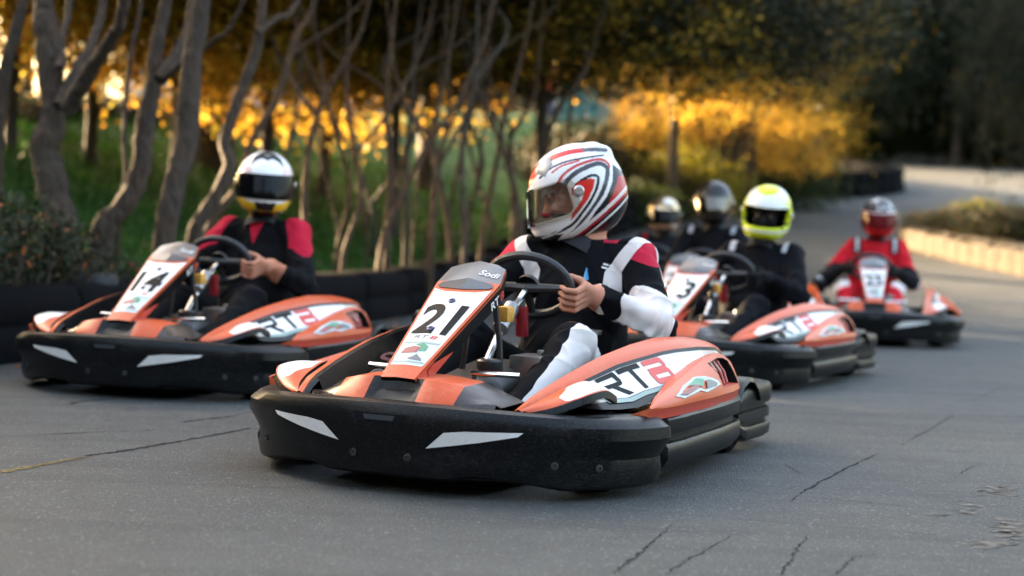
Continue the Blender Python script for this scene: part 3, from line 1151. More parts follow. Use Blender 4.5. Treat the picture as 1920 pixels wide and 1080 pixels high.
bgp = 'trees behind the track'
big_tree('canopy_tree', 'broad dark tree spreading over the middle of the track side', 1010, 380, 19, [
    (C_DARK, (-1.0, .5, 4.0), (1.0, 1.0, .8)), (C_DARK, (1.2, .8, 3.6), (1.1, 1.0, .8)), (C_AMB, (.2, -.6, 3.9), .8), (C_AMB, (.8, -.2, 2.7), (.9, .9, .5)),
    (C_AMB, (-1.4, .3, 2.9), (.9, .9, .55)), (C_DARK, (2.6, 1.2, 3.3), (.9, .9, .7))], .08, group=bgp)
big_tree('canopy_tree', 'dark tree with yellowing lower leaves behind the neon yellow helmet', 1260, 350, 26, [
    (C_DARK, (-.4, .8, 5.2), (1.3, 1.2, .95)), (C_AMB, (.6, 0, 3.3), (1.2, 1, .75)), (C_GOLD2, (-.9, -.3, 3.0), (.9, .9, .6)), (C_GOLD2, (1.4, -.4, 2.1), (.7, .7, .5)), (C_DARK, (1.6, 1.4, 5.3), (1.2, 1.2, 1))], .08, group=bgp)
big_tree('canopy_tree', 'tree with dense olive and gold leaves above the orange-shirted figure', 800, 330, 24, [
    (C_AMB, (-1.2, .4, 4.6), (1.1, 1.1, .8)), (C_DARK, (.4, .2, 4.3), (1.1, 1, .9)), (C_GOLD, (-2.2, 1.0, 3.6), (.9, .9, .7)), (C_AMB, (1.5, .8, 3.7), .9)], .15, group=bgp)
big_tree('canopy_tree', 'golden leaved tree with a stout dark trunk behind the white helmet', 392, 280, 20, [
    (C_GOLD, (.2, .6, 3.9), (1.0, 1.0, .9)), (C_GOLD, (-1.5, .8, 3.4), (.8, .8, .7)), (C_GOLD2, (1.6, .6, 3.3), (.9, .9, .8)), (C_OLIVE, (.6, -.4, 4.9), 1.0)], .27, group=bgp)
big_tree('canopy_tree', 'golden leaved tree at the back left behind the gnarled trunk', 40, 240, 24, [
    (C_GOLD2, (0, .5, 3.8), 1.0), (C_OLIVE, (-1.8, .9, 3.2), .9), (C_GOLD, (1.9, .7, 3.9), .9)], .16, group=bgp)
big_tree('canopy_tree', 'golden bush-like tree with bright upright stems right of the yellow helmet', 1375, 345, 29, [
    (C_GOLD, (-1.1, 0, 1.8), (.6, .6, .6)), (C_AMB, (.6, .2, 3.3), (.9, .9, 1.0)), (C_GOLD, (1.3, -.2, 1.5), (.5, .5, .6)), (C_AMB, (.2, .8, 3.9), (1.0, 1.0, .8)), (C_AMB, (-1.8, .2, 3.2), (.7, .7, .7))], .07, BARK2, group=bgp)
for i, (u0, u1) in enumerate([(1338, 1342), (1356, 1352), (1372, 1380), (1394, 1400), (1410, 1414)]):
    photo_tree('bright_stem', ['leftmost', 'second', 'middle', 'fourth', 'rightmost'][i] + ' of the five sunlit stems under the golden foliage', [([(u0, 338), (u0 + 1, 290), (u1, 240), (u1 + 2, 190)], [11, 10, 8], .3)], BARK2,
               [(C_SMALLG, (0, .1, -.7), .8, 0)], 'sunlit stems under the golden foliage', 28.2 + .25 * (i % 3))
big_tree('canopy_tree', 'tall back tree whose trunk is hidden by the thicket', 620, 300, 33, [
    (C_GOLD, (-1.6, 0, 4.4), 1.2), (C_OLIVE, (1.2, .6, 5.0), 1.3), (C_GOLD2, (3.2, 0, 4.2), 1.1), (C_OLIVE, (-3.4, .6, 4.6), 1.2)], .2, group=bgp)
big_tree('canopy_tree', 'tall dark tree behind the golden bush, added to shade the right side', 1215, 330, 36, [
    (C_DARK, (0, 0, 5.2), 1.4), (C_DARK, (-2.2, .6, 7.0), 1.4), (C_DARK, (2.0, .4, 7.4), 1.5), (C_AMB, (.4, -.6, 8.8), 1.4), (C_DARK, (3.6, 1.0, 5.6), 1.2)], .14, group=bgp)  # added tree, its crowns above the frame shade the willow and planter wall
W1 = willow('willow_crown', (3.6, 3.4, 3.2), 420, 60, .16, WILLOWM, 21)
W2 = willow('willow_crown_olive', (3.2, 3.0, 3.0), 300, 55, .16, WILLOWM, 22)
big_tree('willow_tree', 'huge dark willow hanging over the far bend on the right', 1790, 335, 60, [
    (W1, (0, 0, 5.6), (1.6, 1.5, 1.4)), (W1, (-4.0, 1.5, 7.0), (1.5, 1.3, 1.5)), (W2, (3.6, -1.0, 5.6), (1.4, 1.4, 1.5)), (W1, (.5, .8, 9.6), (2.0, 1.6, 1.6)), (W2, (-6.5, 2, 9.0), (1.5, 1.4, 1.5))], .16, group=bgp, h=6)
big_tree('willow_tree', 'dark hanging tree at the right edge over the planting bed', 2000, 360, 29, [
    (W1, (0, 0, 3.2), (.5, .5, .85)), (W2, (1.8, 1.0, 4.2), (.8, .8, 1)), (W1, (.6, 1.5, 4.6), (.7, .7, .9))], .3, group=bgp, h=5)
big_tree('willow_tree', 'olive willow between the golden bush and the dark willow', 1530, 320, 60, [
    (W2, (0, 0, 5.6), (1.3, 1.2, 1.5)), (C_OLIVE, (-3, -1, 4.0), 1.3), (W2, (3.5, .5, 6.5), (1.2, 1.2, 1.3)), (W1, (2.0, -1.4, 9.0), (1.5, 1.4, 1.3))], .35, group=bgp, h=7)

BUSH = crown('bush_crown', (1.6, 1.2, 1.0), 170, 60, .12, GREEN, 31, .26, .1)
BUSHL = crown('bush_crown_lime', (1.4, 1.1, .8), 120, 50, .11, LIME, 32, .24, .1)
BUSHD = crown('bush_crown_dark', (1.6, 1.2, 1.0), 190, 60, .12, DARKG, 33, .26, .1)


def bush(label, u, v, d, me, sc, group='bushes round the track', name='bush', z=None):
    p = pix(u, v, d)
    zz = tz(p.x, p.y) if z is None else z
    root = empty(name, (p.x, p.y, zz))
    tag(root, label, 'bush', group)
    mb = MB()
    for k in range(4):
        e = Vector((random.uniform(-.5, .5), random.uniform(-.3, .3), .7)) * (sc[0] if isinstance(sc, tuple) else sc)
        mb.tube([(0, 0, -.1), e * .5 + Vector((.05, 0, 0)), e], [.03, .025, .012], 6)
    mb.obj('stem', [BARK3], root)
    o = obj('foliage', me, root)
    s3 = sc if isinstance(sc, tuple) else (sc,) * 3
    o.scale = s3
    o.location = (0, 0, .75 * s3[2])
    o.rotation_euler = (0, 0, random.uniform(0, 6))
    return root


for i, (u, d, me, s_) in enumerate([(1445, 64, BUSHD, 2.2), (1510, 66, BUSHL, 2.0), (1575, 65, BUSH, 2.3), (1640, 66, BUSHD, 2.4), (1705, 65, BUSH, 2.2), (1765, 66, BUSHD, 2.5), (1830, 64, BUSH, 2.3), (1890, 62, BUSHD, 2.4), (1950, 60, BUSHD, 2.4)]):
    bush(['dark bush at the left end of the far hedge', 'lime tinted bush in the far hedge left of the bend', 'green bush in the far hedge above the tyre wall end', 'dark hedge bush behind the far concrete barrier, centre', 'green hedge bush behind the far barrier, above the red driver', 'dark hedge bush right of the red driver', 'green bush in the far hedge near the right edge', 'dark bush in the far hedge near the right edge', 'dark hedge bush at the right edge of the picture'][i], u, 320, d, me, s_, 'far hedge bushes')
# far row of tall trees closing the view
FARN = ['far dark tree behind the house on the left', 'far golden tree right of the pale house', 'far olive tree above the thicket', 'far dark tree above the middle of the picture', 'far dark tree behind the teal fence', 'far olive tree behind the golden bush', 'far dark tree left of the big willow', 'far tree behind the big willow', 'far dark tree at the right edge', 'far dark tree farthest right']
FARM = [C_OLIVE, C_GOLD, C_OLIVE, C_DARK, C_DARK, C_OLIVE, C_DARK, C_DARK, C_DARK, C_DARK]
for i, u in enumerate((180, 420, 640, 860, 1080, 1300, 1480, 1640, 1800, 1960)):
    if i < 3: continue
    m_ = FARM[i]
    big_tree('far_tree', FARN[i], u, 320, 74 + (i % 3) * 4, [(m_, (0, 0, 6), 2.4), (m_, (-3, .8, 8.5), 2.3), (m_, (3.0, .8, 8.2), 2.4), (C_DARK, (.5, 0, 10.8), 2.4), (C_DARK if i > 2 else m_, (-1, -1, 3.6), 2.0)] + ([(C_DARK, (-2, 0, 14), 2.4), (C_DARK, (2.5, 0, 15), 2.4), (C_DARK, (0, 0, 18), 2.2)] if i in (4, 5, 6) else []), .4, group='far trees closing the view', h=8)  # extra upper crowns on three trees added out of view to shade the willow

CT = [
    (-140, 14.5, 'leafy tree just outside the left edge on the bank', [(C_OLIVE, (0, 0, 3.4), 1.1), (C_DARK, (1.2, .6, 3.6), 1.0), (C_GOLD, (-.6, 1.2, 2.6), .8)]),
    (20, 17.0, 'yellow leaved tree at the left edge behind the cut-off trunk', [(C_GOLD, (0, 0, 2.9), (1, 1, .8)), (C_AMB, (.8, .8, 3.9), 1.1), (C_AMB, (-1.0, 0, 4.0), 1.0)]),
    (170, 18.5, 'yellow leaved tree between the gnarled and the curved trunk', [(C_GOLD2, (0, 0, 2.7), (1, 1, .8)), (C_GOLD, (.6, .6, 3.7), (1, 1, .8)), (C_AMB, (-1.2, .4, 4.2), 1.1)]),
    (330, 17.5, 'golden tree right behind the stout straight trunk', [(C_GOLD, (.3, 0, 3.0), (.9, .9, .7)), (C_AMB, (-.8, .6, 4.0), 1.1), (C_AMB, (1.0, .3, 4.3), 1.0)]),
    (500, 18.8, 'amber tree behind the slender stems left of the thicket', [(C_GOLD, (0, 0, 2.7), (.9, .9, .75)), (C_AMB, (.9, .8, 3.6), 1.0), (C_AMB, (-.8, .5, 4.2), 1.0)]),
    (610, 20.5, 'amber tree over the left part of the thicket', [(C_GOLD2, (0, 0, 2.5), (1, 1, .8)), (C_GOLD, (1.0, .6, 3.2), (.9, .9, .7)), (C_DARK, (.2, .3, 4.4), 1.1)]),
    (740, 19.0, 'olive tree over the right part of the thicket', [(C_OLIVE, (0, 0, 2.6), (.9, .9, .7)), (C_DARK, (.3, .5, 3.6), 1.1), (C_GOLD2, (-.8, .2, 2.4), (.7, .7, .6))]),
]
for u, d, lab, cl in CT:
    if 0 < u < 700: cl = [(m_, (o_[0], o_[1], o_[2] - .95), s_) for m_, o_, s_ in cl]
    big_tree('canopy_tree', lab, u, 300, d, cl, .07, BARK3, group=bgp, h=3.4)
for i, (u, d, me, s_) in enumerate([(1075, 28, BUSHD, (1.0, .8, .7)), (1140, 30, BUSHD, (1.1, .9, .75)), (1230, 33, BUSHD, (1.1, 1, .8)), (1310, 34, BUSHD, (1.2, 1, .9)), (1400, 35, BUSHD, (1.2, 1, .9))]):
    bush('%s dark bush from the left on the slope behind the thicket' % ['first', 'second', 'third', 'fourth', 'fifth'][i], u, 300, d, me, s_, 'dark bushes behind the thicket')

for i, (u, d, ms, lab) in enumerate([(30, 44, (C_GOLD2, C_OLIVE), 'tan and gold tree far back at the left edge'), (190, 47, (C_OLIVE, C_GOLD2), 'olive tree far back left of the pale house'), (330, 52, (C_GOLD, C_AMB), 'gold tree far back behind the pale house'),
                                     (560, 50, (C_AMB, C_GOLD2), 'amber tree far back right of the pale house'), (720, 48, (C_OLIVE, C_AMB), 'amber tree far back above the orange-shirted figure')]):
    big_tree('far_tree', lab, u, 300, d, [(ms[0], (0, 0, 3.2), 1.5), (ms[1], (-1.8, .5, 4.8), 1.5), (ms[0], (1.8, .4, 5.0), 1.5), (ms[1], (.3, 0, 6.6), 1.4)], .14, group='far trees closing the view', h=5)

# planting-bed shrubs and the leafy plants by the left barrier
for i, (u, v, d, me, s_, lab) in enumerate([(1840, 395, 23.2, BUSHL, (.4, .4, .24), 'small yellow-green shrub in the planting bed'), (1790, 400, 22.6, BUSHD, (.5, .5, .16), 'low dark shrub at the left end of the planting bed'),
                                            (1895, 410, 21.5, BUSHD, (.6, .6, .26), 'low dark shrub in the planting bed by the right edge')]):
    p = pix(u, v, d)
    bush(lab, u, v, d, me, s_, 'planting bed shrubs', z=float(rise(p.y)) + .36)
SHR = crown('shrub_foliage', (.42, .34, .34), 48, 22, .085, SHRUB, 41, .09, .5, .28)
for i, (u, v, d, s_, lab) in enumerate([(20, 530, 8.6, .8, 'leafy shrub at the left edge behind the barrier'), (95, 515, 8.9, .75, 'leafy shrub at the foot of the gnarled trunk'), (-40, 510, 8.2, .9, 'leafy shrub cut by the left edge'), (160, 510, 9.1, .6, 'small shrub behind the left kart nose'), (245, 480, 9.5, .55, 'small weedy plant between the two leaning trunks')]):
    p = pix(u, v, d)
    bush(lab, u, v, d, SHR, s_, 'leafy shrubs along the left barrier', name='shrub', z=tz(p.x, p.y) - .05)
for i, (u, v, d, s_, lab) in enumerate([(1215, 345, 27, (.8, .7, .5), 'reddish low bush right of the teal fence'), (1290, 340, 27.5, (.9, .8, .75), 'yellow-green bush left of the sunlit stems'), (1440, 330, 31, (.9, .8, .7), 'green bush right of the sunlit stems'), (1150, 360, 25, (.7, .6, .4), 'low bush behind the gold helmet'), (1500, 320, 36, (.7, .6, .35), 'low lit bush above the tyre wall')]):
    bush(lab, u, v, d, [BUSHD, BUSHL, BUSH, BUSH, BUSHL][i], s_, 'bushes on the inner bank')
# dark hedge along the crest of the bank
for i in range(9):
    u = -20 + i * 75
    bush('%s dark clipped bush from the left on the crest of the bank' % ['first', 'second', 'third', 'fourth', 'fifth', 'sixth', 'seventh', 'eighth', 'ninth'][i], u, 250, 21.5 + i * .9, BUSHD, (.85, .6, .20), 'dark bushes along the crest of the bank')

# black drum between the gnarled and the leaning trunk
dp = pix(175, 470, 9.0)
drum = MB()
drum.lathe([(.0, .0), (.135, 0), (.145, .02), (.145, .14), (.15, .15), (.145, .16), (.145, .30), (.15, .31), (.145, .32), (.145, .46), (.135, .48), (.0, .475)], (0, 0, 0), (0, 0, 1), 24)
o = drum.obj('drum', [plain('matt_black', (.012, .012, .013), .7, nscale=12)])
o.location = (dp.x, dp.y, tz(dp.x, dp.y) - .03)
tag(o, 'black drum standing between the gnarled and the leaning trunk', 'drum')

# unseen wood added behind the viewer to darken reflections and front faces
r_ = np.random.default_rng(77)
WP = []
for k in range(16):
    cxk, cyk = -34 + k * 4.6 + r_.uniform(-1, 1), -16 + r_.uniform(-3, 2) - .012 * (k - 8) ** 2
    P = blob_points(r_, (3.4, 2.8, 6.6), 150, 26, .9)
    WP.append(P + np.array([cxk, cyk, 6.2 + r_.uniform(-.6, 1.2)]))
o = obj('added_woodland', leaf_mesh('added_woodland', np.concatenate(WP), .55, DARKG, .2, .6, 78))
tag(o, 'unseen dark wood added behind the viewer to darken reflections', 'wood', kind='stuff')
WP = []  # unseen leaf masses added past the left edge, blocking sun from road and karts
for k in range(9):
    for (xx, zc, rr) in ((-9.6, 1.7, 1.7), (-12.4, 3.6, 2.2), (-10.6, 5.6, 1.9)):
        yy = .5 + k * 1.75 + r_.uniform(-.4, .4) - (1.2 if xx < -12 else 0)
        WP.append(blob_points(r_, (rr, 1.5, rr), 170, 34, .42) + np.array([xx + r_.uniform(-.4, .4), yy, zc]))
for (xx, yy) in ((-13, 16.5), (-13.4, 18.5), (-13.2, 20.5), (-13.8, 22.5), (-14, 24.5)):
    WP.append(blob_points(r_, (1.6, 1.5, 1.5), 150, 34, .36) + np.array([xx, yy, 5.4]))
o = obj('added_woodland', leaf_mesh('added_woodland', np.concatenate(WP), .19, DARKG, .2, .5, 79))
tag(o, 'unseen leaf masses added past the left edge to shade the karts', 'wood', kind='stuff')


# ------------------------------------------------------------------ go-kart (x forward, y to its left, z up)
RT8 = {
    'R': (0, [[(.22, 1), (.84, 1), (.84, .83), (.22, .83)], [(.84, 1), (.96, 1), (1, .95), (1, .60), (.84, .62)], [(0, .62), (1, .60), (.94, .47), (.86, .44), (0, .44)],
              [(0, .44), (.16, .44), (.16, 0), (0, 0)], [(.5, .44), (.72, .44), (1.02, 0), (.80, 0)]]),
    'T': (0, [[(0, 1), (1, 1), (1, .80), (0, .80)], [(.44, .80), (.62, .80), (.62, 0), (.44, 0)]]),
    '8': (1, [[(.02, .96), (.08, 1), (.9, 1), (.98, .93), (1, .80), (.02, .80)], [(.84, .80), (1, .80), (.99, .66), (.84, .66)], [(.04, .66), (.99, .66), (.93, .56), (1, .48), (1, .38), (.0, .38), (0, .48), (.06, .56)],
              [(0, .38), (.2, .38), (.2, .22), (0, .22)], [(.86, .38), (1, .38), (1, .22), (.86, .22)], [(0, .22), (1, .22), (.98, .06), (.9, 0), (.1, 0), (.02, .06)]]),
}


def split0(V, F):
    """cut flat faces along the line a = 0"""
    bm = bmesh.new()
    vs = [bm.verts.new((v[0], v[1], 0)) for v in V]
    for f in F:
        try: bm.faces.new([vs[i] for i in f])
        except ValueError: pass
    bmesh.ops.bisect_plane(bm, geom=list(bm.verts) + list(bm.edges) + list(bm.faces), dist=1e-6, plane_co=(0, 0, 0), plane_no=(1, 0, 0))
    bm.verts.index_update()
    V2 = [(v.co.x, v.co.y) for v in bm.verts]
    F2 = [tuple(v.index for v in f.verts) for f in bm.faces]
    bm.free()
    return V2, F2


def poly_on(mb, pts, fn, m=0, nx=8):
    """flat polygon (a, b) laid on a curved surface fn(a, b), cut into nx slices along a"""
    P = [(float(a), float(b)) for a, b in pts]
    lo, hi = min(p[0] for p in P), max(p[0] for p in P)
    cuts = [lo + (hi - lo) * k / nx for k in range(nx + 1)]
    for k in range(nx):
        c0, c1 = cuts[k], cuts[k + 1]
        q = P
        for lim, sgn in ((c0, 1), (c1, -1)):
            r = []
            for i in range(len(q)):
                a, b = q[i], q[(i + 1) % len(q)]
                ia, ib = sgn * (a[0] - lim) >= -1e-9, sgn * (b[0] - lim) >= -1e-9
                if ia: r.append(a)
                if ia != ib:
                    t = (lim - a[0]) / (b[0] - a[0])
                    r.append((lim, a[1] + (b[1] - a[1]) * t))
            q = r
            if len(q) < 3: break
        if len(q) >= 3:
            mb.add([fn(*p) for p in q], [tuple(range(len(q)))], m)


FAIRP = mat_zones('fairing_paint', (.54, .085, .024), [('white', (.72, .71, .69))], .36, False, 0, .5)

# --- front bumper: plan outline and outer face
FBP = catmull([(.985, 0, 0), (.978, .12, 0), (.950, .26, 0), (.895, .40, 0), (.80, .53, 0), (.68, .625, 0), (.57, .675, 0), (.49, .69, 0), (.445, .675, 0)], 4)
FBS = [0]
for _i in range(1, len(FBP)):
    FBS.append(FBS[-1] + (FBP[_i] - FBP[_i - 1]).length)


def fb_plan(s_):
    """point and outward normal of the bumper outline, s_ signed arc length (left positive)"""
    a = abs(s_)
    x = float(np.interp(a, FBS, [p.x for p in FBP])); y = float(np.interp(a, FBS, [p.y for p in FBP]))
    x2 = float(np.interp(a + .01, FBS, [p.x for p in FBP])); y2 = float(np.interp(a + .01, FBS, [p.y for p in FBP]))
    if a + .01 > FBS[-1]:
        x2, y2 = x, y
        x = float(np.interp(a - .01, FBS, [p.x for p in FBP])); y = float(np.interp(a - .01, FBS, [p.y for p in FBP]))
    n = Vector((y2 - y, -(x2 - x), 0)).normalized()
    x = float(np.interp(a, FBS, [p.x for p in FBP])); y = float(np.interp(a, FBS, [p.y for p in FBP]))
    if s_ < 0: y, n.y = -y, -n.y
    return Vector((x, y, 0)), n


FBL = FBS[-1]
FB_ZT = [(0, .276), (.2, .272), (.4, .262), (.6, .250), (.8, .243), (1.0, .240)]
FB_ZB = [(0, .050), (.22, .048), (.27, .062), (.44, .052), (.56, .030), (1.1, .028)]


def fb_prof(a):
    zt = float(np.interp(a, *zip(*FB_ZT))); zb = float(np.interp(a, *zip(*FB_ZB)))
    e = max(0, (a - (FBL - .22)) / .22)
    wide = .085 + .075 * np.clip((a - .45) / .3, 0, 1)
    bul = .016 + .02 * np.clip((a - .5) / .2, 0, 1)
    h = zt - zb
    return [(-wide, zb + .03), (-.035, zb), (-.006, zb + .012), (.002, zb + h * .22), (.004 - bul * .2, zb + h * .42), (.006, zb + h * .50), (bul * .9, zb + h * .70), (bul * .8, zb + h * .86), (bul * .1 - .002, zt - .008), (-.02, zt), (-wide + .02, zt - .004), (-wide, zt - .03)], zt, zb


def fb_face(s_, z, off=.0025):
    p, n = fb_plan(s_)
    pr, zt, zb = fb_prof(abs(s_))
    o = pr[1:9]
    d = float(np.interp(z, [q[1] for q in o], [q[0] for q in o]))
    return p + n * (d + off) + Vector((0, 0, z))


def build_kart(number, num_scale=1.0):
    K = empty('go_kart')
    # floor and frame
    mb = MB()
    out = [(.84, .16), (.80, .27), (.50, .30), (.30, .33), (-.30, .33), (-.34, .20)]
    out = out + [(x, -y) for x, y in reversed(out)]
    mb.loft([[(x, y, .040) for x, y in out], [(x, y, .046) for x, y in out]])
    mb.obj('floor_tray', [DARKMET], K, smooth=False)
    for sg in (1, -1):
        mb = MB()
        mb.tube([(.88, .14 * sg, .075), (.70, .22 * sg, .065), (.40, .30 * sg, .065), (-.2, .335 * sg, .065), (-.70, .30 * sg, .08)], .016, 8)
        mb.obj('chassis_rail', [DARKMET], K)
    mb = MB(); mb.tube([(-.55, -.50, .14), (-.55, .50, .14)], .02, 12); mb.obj('rear_axle', [STEEL], K)
    # front bumper
    rows = []
    for k in range(-30, 31):
        s_ = FBL * k / 30
        p, n = fb_plan(s_)
        pr, zt, zb = fb_prof(abs(s_))
        e = np.clip((abs(s_) - (FBL - .06)) / .06, 0, 1)
        sh = math.sqrt(max(0, 1 - e * e * .85))
        zc = (zt + zb) / 2
        rows.append([p + n * (o * sh - .03 * (1 - sh)) + Vector((0, 0, zc + (z - zc) * sh)) for o, z in pr])
    mb = MB(); mb.loft(rows)
    FBO = mb.obj('front_bumper', [BLACK], K, ang=33)
    for sg in (1, -1):
        mb = MB()
        pts = [(.145, .146), (.20, .196), (.26, .203), (.425, .206), (.41, .194), (.30, .172)]
        poly_on(mb, [(a * sg, b) for a, b in pts], lambda a, b: fb_face(a, b), 0, 8)
        mb.obj('reflective_sticker', [REFL], FBO)
        for yy, zz in ((.09, .115), (.52, .11), (.66, .10)):
            c = fb_face(yy * sg, zz, .0); p, n = fb_plan(yy * sg)
            mb = MB(); mb.lathe([(.012, 0), (.012, .004), (.007, .005), (.006, .002), (0, .002)], c, n, 12)
            mb.obj('bolt', [DARKMET], FBO)
    mb = MB()
    poly_on(mb, [(-.085, .238), (.085, .238), (.070, .212), (-.070, .212)], lambda a, b: fb_face(a, b, .003), 0, 4)
    poly_on(mb, [(-.052, .234), (.052, .234), (.046, .219), (-.046, .219)], lambda a, b: fb_face(a, b, .005), 1, 4)
    mb.obj('grip_slot', [DKDEC, plain('slot_rubber', (.03, .035, .04), .5)], FBO)
    # nose hump between bumper and number panel
    def hump(y):
        a = abs(y)
        return float(np.interp(a, [0, .12, .20, .27, .31], [.336, .334, .318, .282, .262]))
    rows = []
    ys = [-.31, -.27, -.20, -.13, -.085, -.06, 0, .06, .085, .13, .20, .27, .31]
    for y in ys:
        a = abs(y)
        xf = float(np.interp(a, [0, .16, .31], [.952, .942, .87])); zf = .262
        xt = float(np.interp(a, [0, .14, .31], [.885, .88, .80])); zt = hump(y)
        rec = 1 if a <= .065 else 0
        rows.append([(xf, y, zf), (xf - .006 - .012 * rec, y, zf + .012), (lerp(xf, xt, .55) - .018 * rec, y, lerp(zf, zt, .62) - .008 * rec), (xt, y, zt), (xt - .14, y, zt + .004), (xt - .26, y, zt - .10)])
    mb = MB()
    n = len(rows[0])
    V = [p for r in rows for p in r]
    F, M = [], []
    for i in range(len(rows) - 1):
        ym = (ys[i] + ys[i + 1]) / 2
        for k in range(n - 1):
            F.append((i * n + k, i * n + k + 1, (i + 1) * n + k + 1, (i + 1) * n + k))
            M.append(1 if (abs(ym) < .085 and k < 3) else 2 if abs(ym) > .235 else 0)
    mb.add(V, F, M)
    NO = mb.obj('nose', [ORANGE, BLACK, DKBROWN], K, ang=28)
    # number panel: two facets meeting on the centre line, bottom to windscreen top
    RW = [  # x, half width, z, ridge height
        (.895, .057, .333, .004), (.87, .060, .350, .005), (.468, .109, .592, .012), (.44, .112, .608, .013), (.372, .098, .655, .014), (.352, .060, .668, .012)]
    up = Vector((.255, 0, .424)).normalized()       # panel normal
    def pan(t, w, off=.0):
        """t 0..1 from panel foot to window, w -1..1 across (left positive)"""
        x = lerp(.895, .468, t); hw = lerp(.057, .109, t); z = lerp(.333, .592, t); rd = lerp(.004, .012, t)
        return Vector((x, w * hw, z)) + up * (rd * (1 - abs(w)) + off)
    mb = MB()
    secs = []
    for x, hw, z, rd in RW:
        c = Vector((x, 0, z))
        secs.append([c + Vector((0, -hw, 0)), c + up * rd, c + Vector((0, hw, 0))])
    V = [p for r in secs for p in r]
    F, M = [], []
    for i in range(len(secs) - 1):
        for k in range(2):
            F.append((i * 3 + k, (i + 1) * 3 + k, (i + 1) * 3 + k + 1, i * 3 + k + 1)); M.append(0 if i < 2 else 0 if i == 2 else 1)
    o_ = len(V)
    V += [p - up * .012 for p in V]
    for f in list(F):
        F.append(tuple(j + o_ for j in reversed(f))); M.append(2)
    L = len(secs)
    for k in (0, 2):
        for i in range(L - 1):
            a, b = i * 3 + k, (i + 1) * 3 + k
            F.append((a, b, b + o_, a + o_)); M.append(0)
    F += [(0, 1, 1 + o_, o_), (1, 2, 2 + o_, 1 + o_)]; M += [2, 2]
    e = (L - 1) * 3
    F += [(e, e + 1, e + 1 + o_, e + o_), (e + 1, e + 2, e + 2 + o_, e + 1 + o_)]; M += [1, 1]
    mb.add(V, F, M)
    WIND = plain('windscreen_plastic', (.13, .135, .14), .12)
    NP = mb.obj('number_panel', [ORANGE, WIND, BLACK], K, ang=20)
    for sg in (1, -1):      # folded-back black side walls with a red heel
        mb = MB()
        A, B, Cc = [], [], []
        for i in range(13):
            t = -.0 + 1.27 * i / 12
            if t <= 1.06:
                p = pan(t, sg)
            else:
                q = (t - 1.06) / .21
                p = Vector((lerp(.44, .365, q), sg * lerp(.112, .096, q), lerp(.608, .660, q)))
            dep = float(np.interp(t, [0, .05, .25, .35, 1.0, 1.27], [.085, .082, .045, .05, .062, .03]))
            A.append(p - up * .003 + Vector((0, .001 * sg, 0)))
            inn = Vector((0, -sg * .012, 0)) if t > .2 else Vector((0, sg * .008, 0))
            B.append(p - up * dep + inn + Vector((-.02, 0, 0)))
        n_ = len(A)
        V = A + B + [p + Vector((0, -.006 * sg, 0)) for p in A] + [p + Vector((0, -.006 * sg, 0)) for p in B]
        F = [(i, i + 1, n_ + i + 1, n_ + i) for i in range(n_ - 1)] + [(2 * n_ + i, 3 * n_ + i, 3 * n_ + i + 1, 2 * n_ + i + 1) for i in range(n_ - 1)]
        F += [(n_ + i, n_ + i + 1, 3 * n_ + i + 1, 3 * n_ + i) for i in range(n_ - 1)]
        M = [1 if i < 2 else 0 for i in range(n_ - 1)] * 3
        mb.add(V, F, M)
        SW = mb.obj('side_wall', [BLACK, RED_PL], NP, ang=40)
        mb = MB()
        poly_on(mb, [(.10, .10), (.32, .06), (.34, .12), (.16, .95), (.10, .9)], lambda a, b: A[0].lerp(A[-1], a) * (1 - b * .0) - up * (.008 + .040 * (1 - b)) + Vector((0, sg * .004, 0)) - Vector((.006, 0, 0)), 0, 4)
        mb.obj('red_flash', [RED_PL], NP)
        V2, F2, asp = text_polys('RT', .02, .2)
        mb = MB()
        def sidefn(a, b):
            p0 = pan(.88 + .18 * (a if sg > 0 else 1 - a), sg)
            return p0 - up * (.045 - .026 * b) + Vector((-.012, sg * .004, 0))
        mb.add([sidefn(v[0] * .64, v[1]) for v in V2], F2, 0)
        V2, F2, asp = text_polys('8', .02, .2)
        mb.add([sidefn(.68 + v[0] * .30, v[1]) for v in V2], F2, 1)
        mb.obj('side_lettering', [WHITE, REDDEC], NP, smooth=False)
    # decals on the panel
    mb = MB()
    for sgn in (-1, 1):
        pts = [(.13, 0), (.13, .86), (.975, .93), (.93, .5), (.915, 0)]
        mb.add([pan(t, w * sgn, .0016) for t, w in pts], [(0, 1, 2, 3, 4)], 0)
    mb.obj('white_plate', [WHITE], NP, smooth=False)
    mb = MB()
    for sgn in (-1, 1):
        pts = [(.945, 0), (.985, .80), (1.01, .90), (1.045, .80), (1.075, 0)]
        mb.add([pan(t, w * sgn, .0028) for t, w in pts], [(0, 1, 2, 3, 4)], 0)
    mb.obj('dark_window', [GREYL], NP, smooth=False)
    def wrapped(V2, F2, t0, t1, w0, w1, off, m, mb):
        V3, F3 = split0([(lerp(w0, w1, v[0]), lerp(t0, t1, v[1])) for v in V2], F2)
        mb.add([pan(v[1], v[0], off) for v in V3], F3, m)
    V2, F2, asp = text_polys(number, .028, 0)
    mb = MB(); wrapped(V2, F2, .45, .78, -.78 if len(number) > 1 else -.35, .72 if len(number) > 1 else .45, .0032, 0, mb)
    mb.obj('race_number', [DKDEC], NP, smooth=False)
    V2, F2, asp = text_polys('RT', .01, .15)
    mb = MB(); wrapped(V2, F2, .395, .43, -.52, .12, .0032, 0, mb)
    V2, F2, asp = text_polys('8', .01, .15)
    wrapped(V2, F2, .395, .43, .18, .5, .0032, 1, mb)
    mb.obj('small_lettering', [GREYP, REDDEC], NP, smooth=False)
    mb = MB()
    def em(pts, off, m):
        poly_on(mb, [(b, a) for a, b in pts], lambda b, a: pan(a, b, off), m, 6)
    em([(.12, -.84), (.12, .84), (.38, .80), (.38, -.80)], .0026, 0)
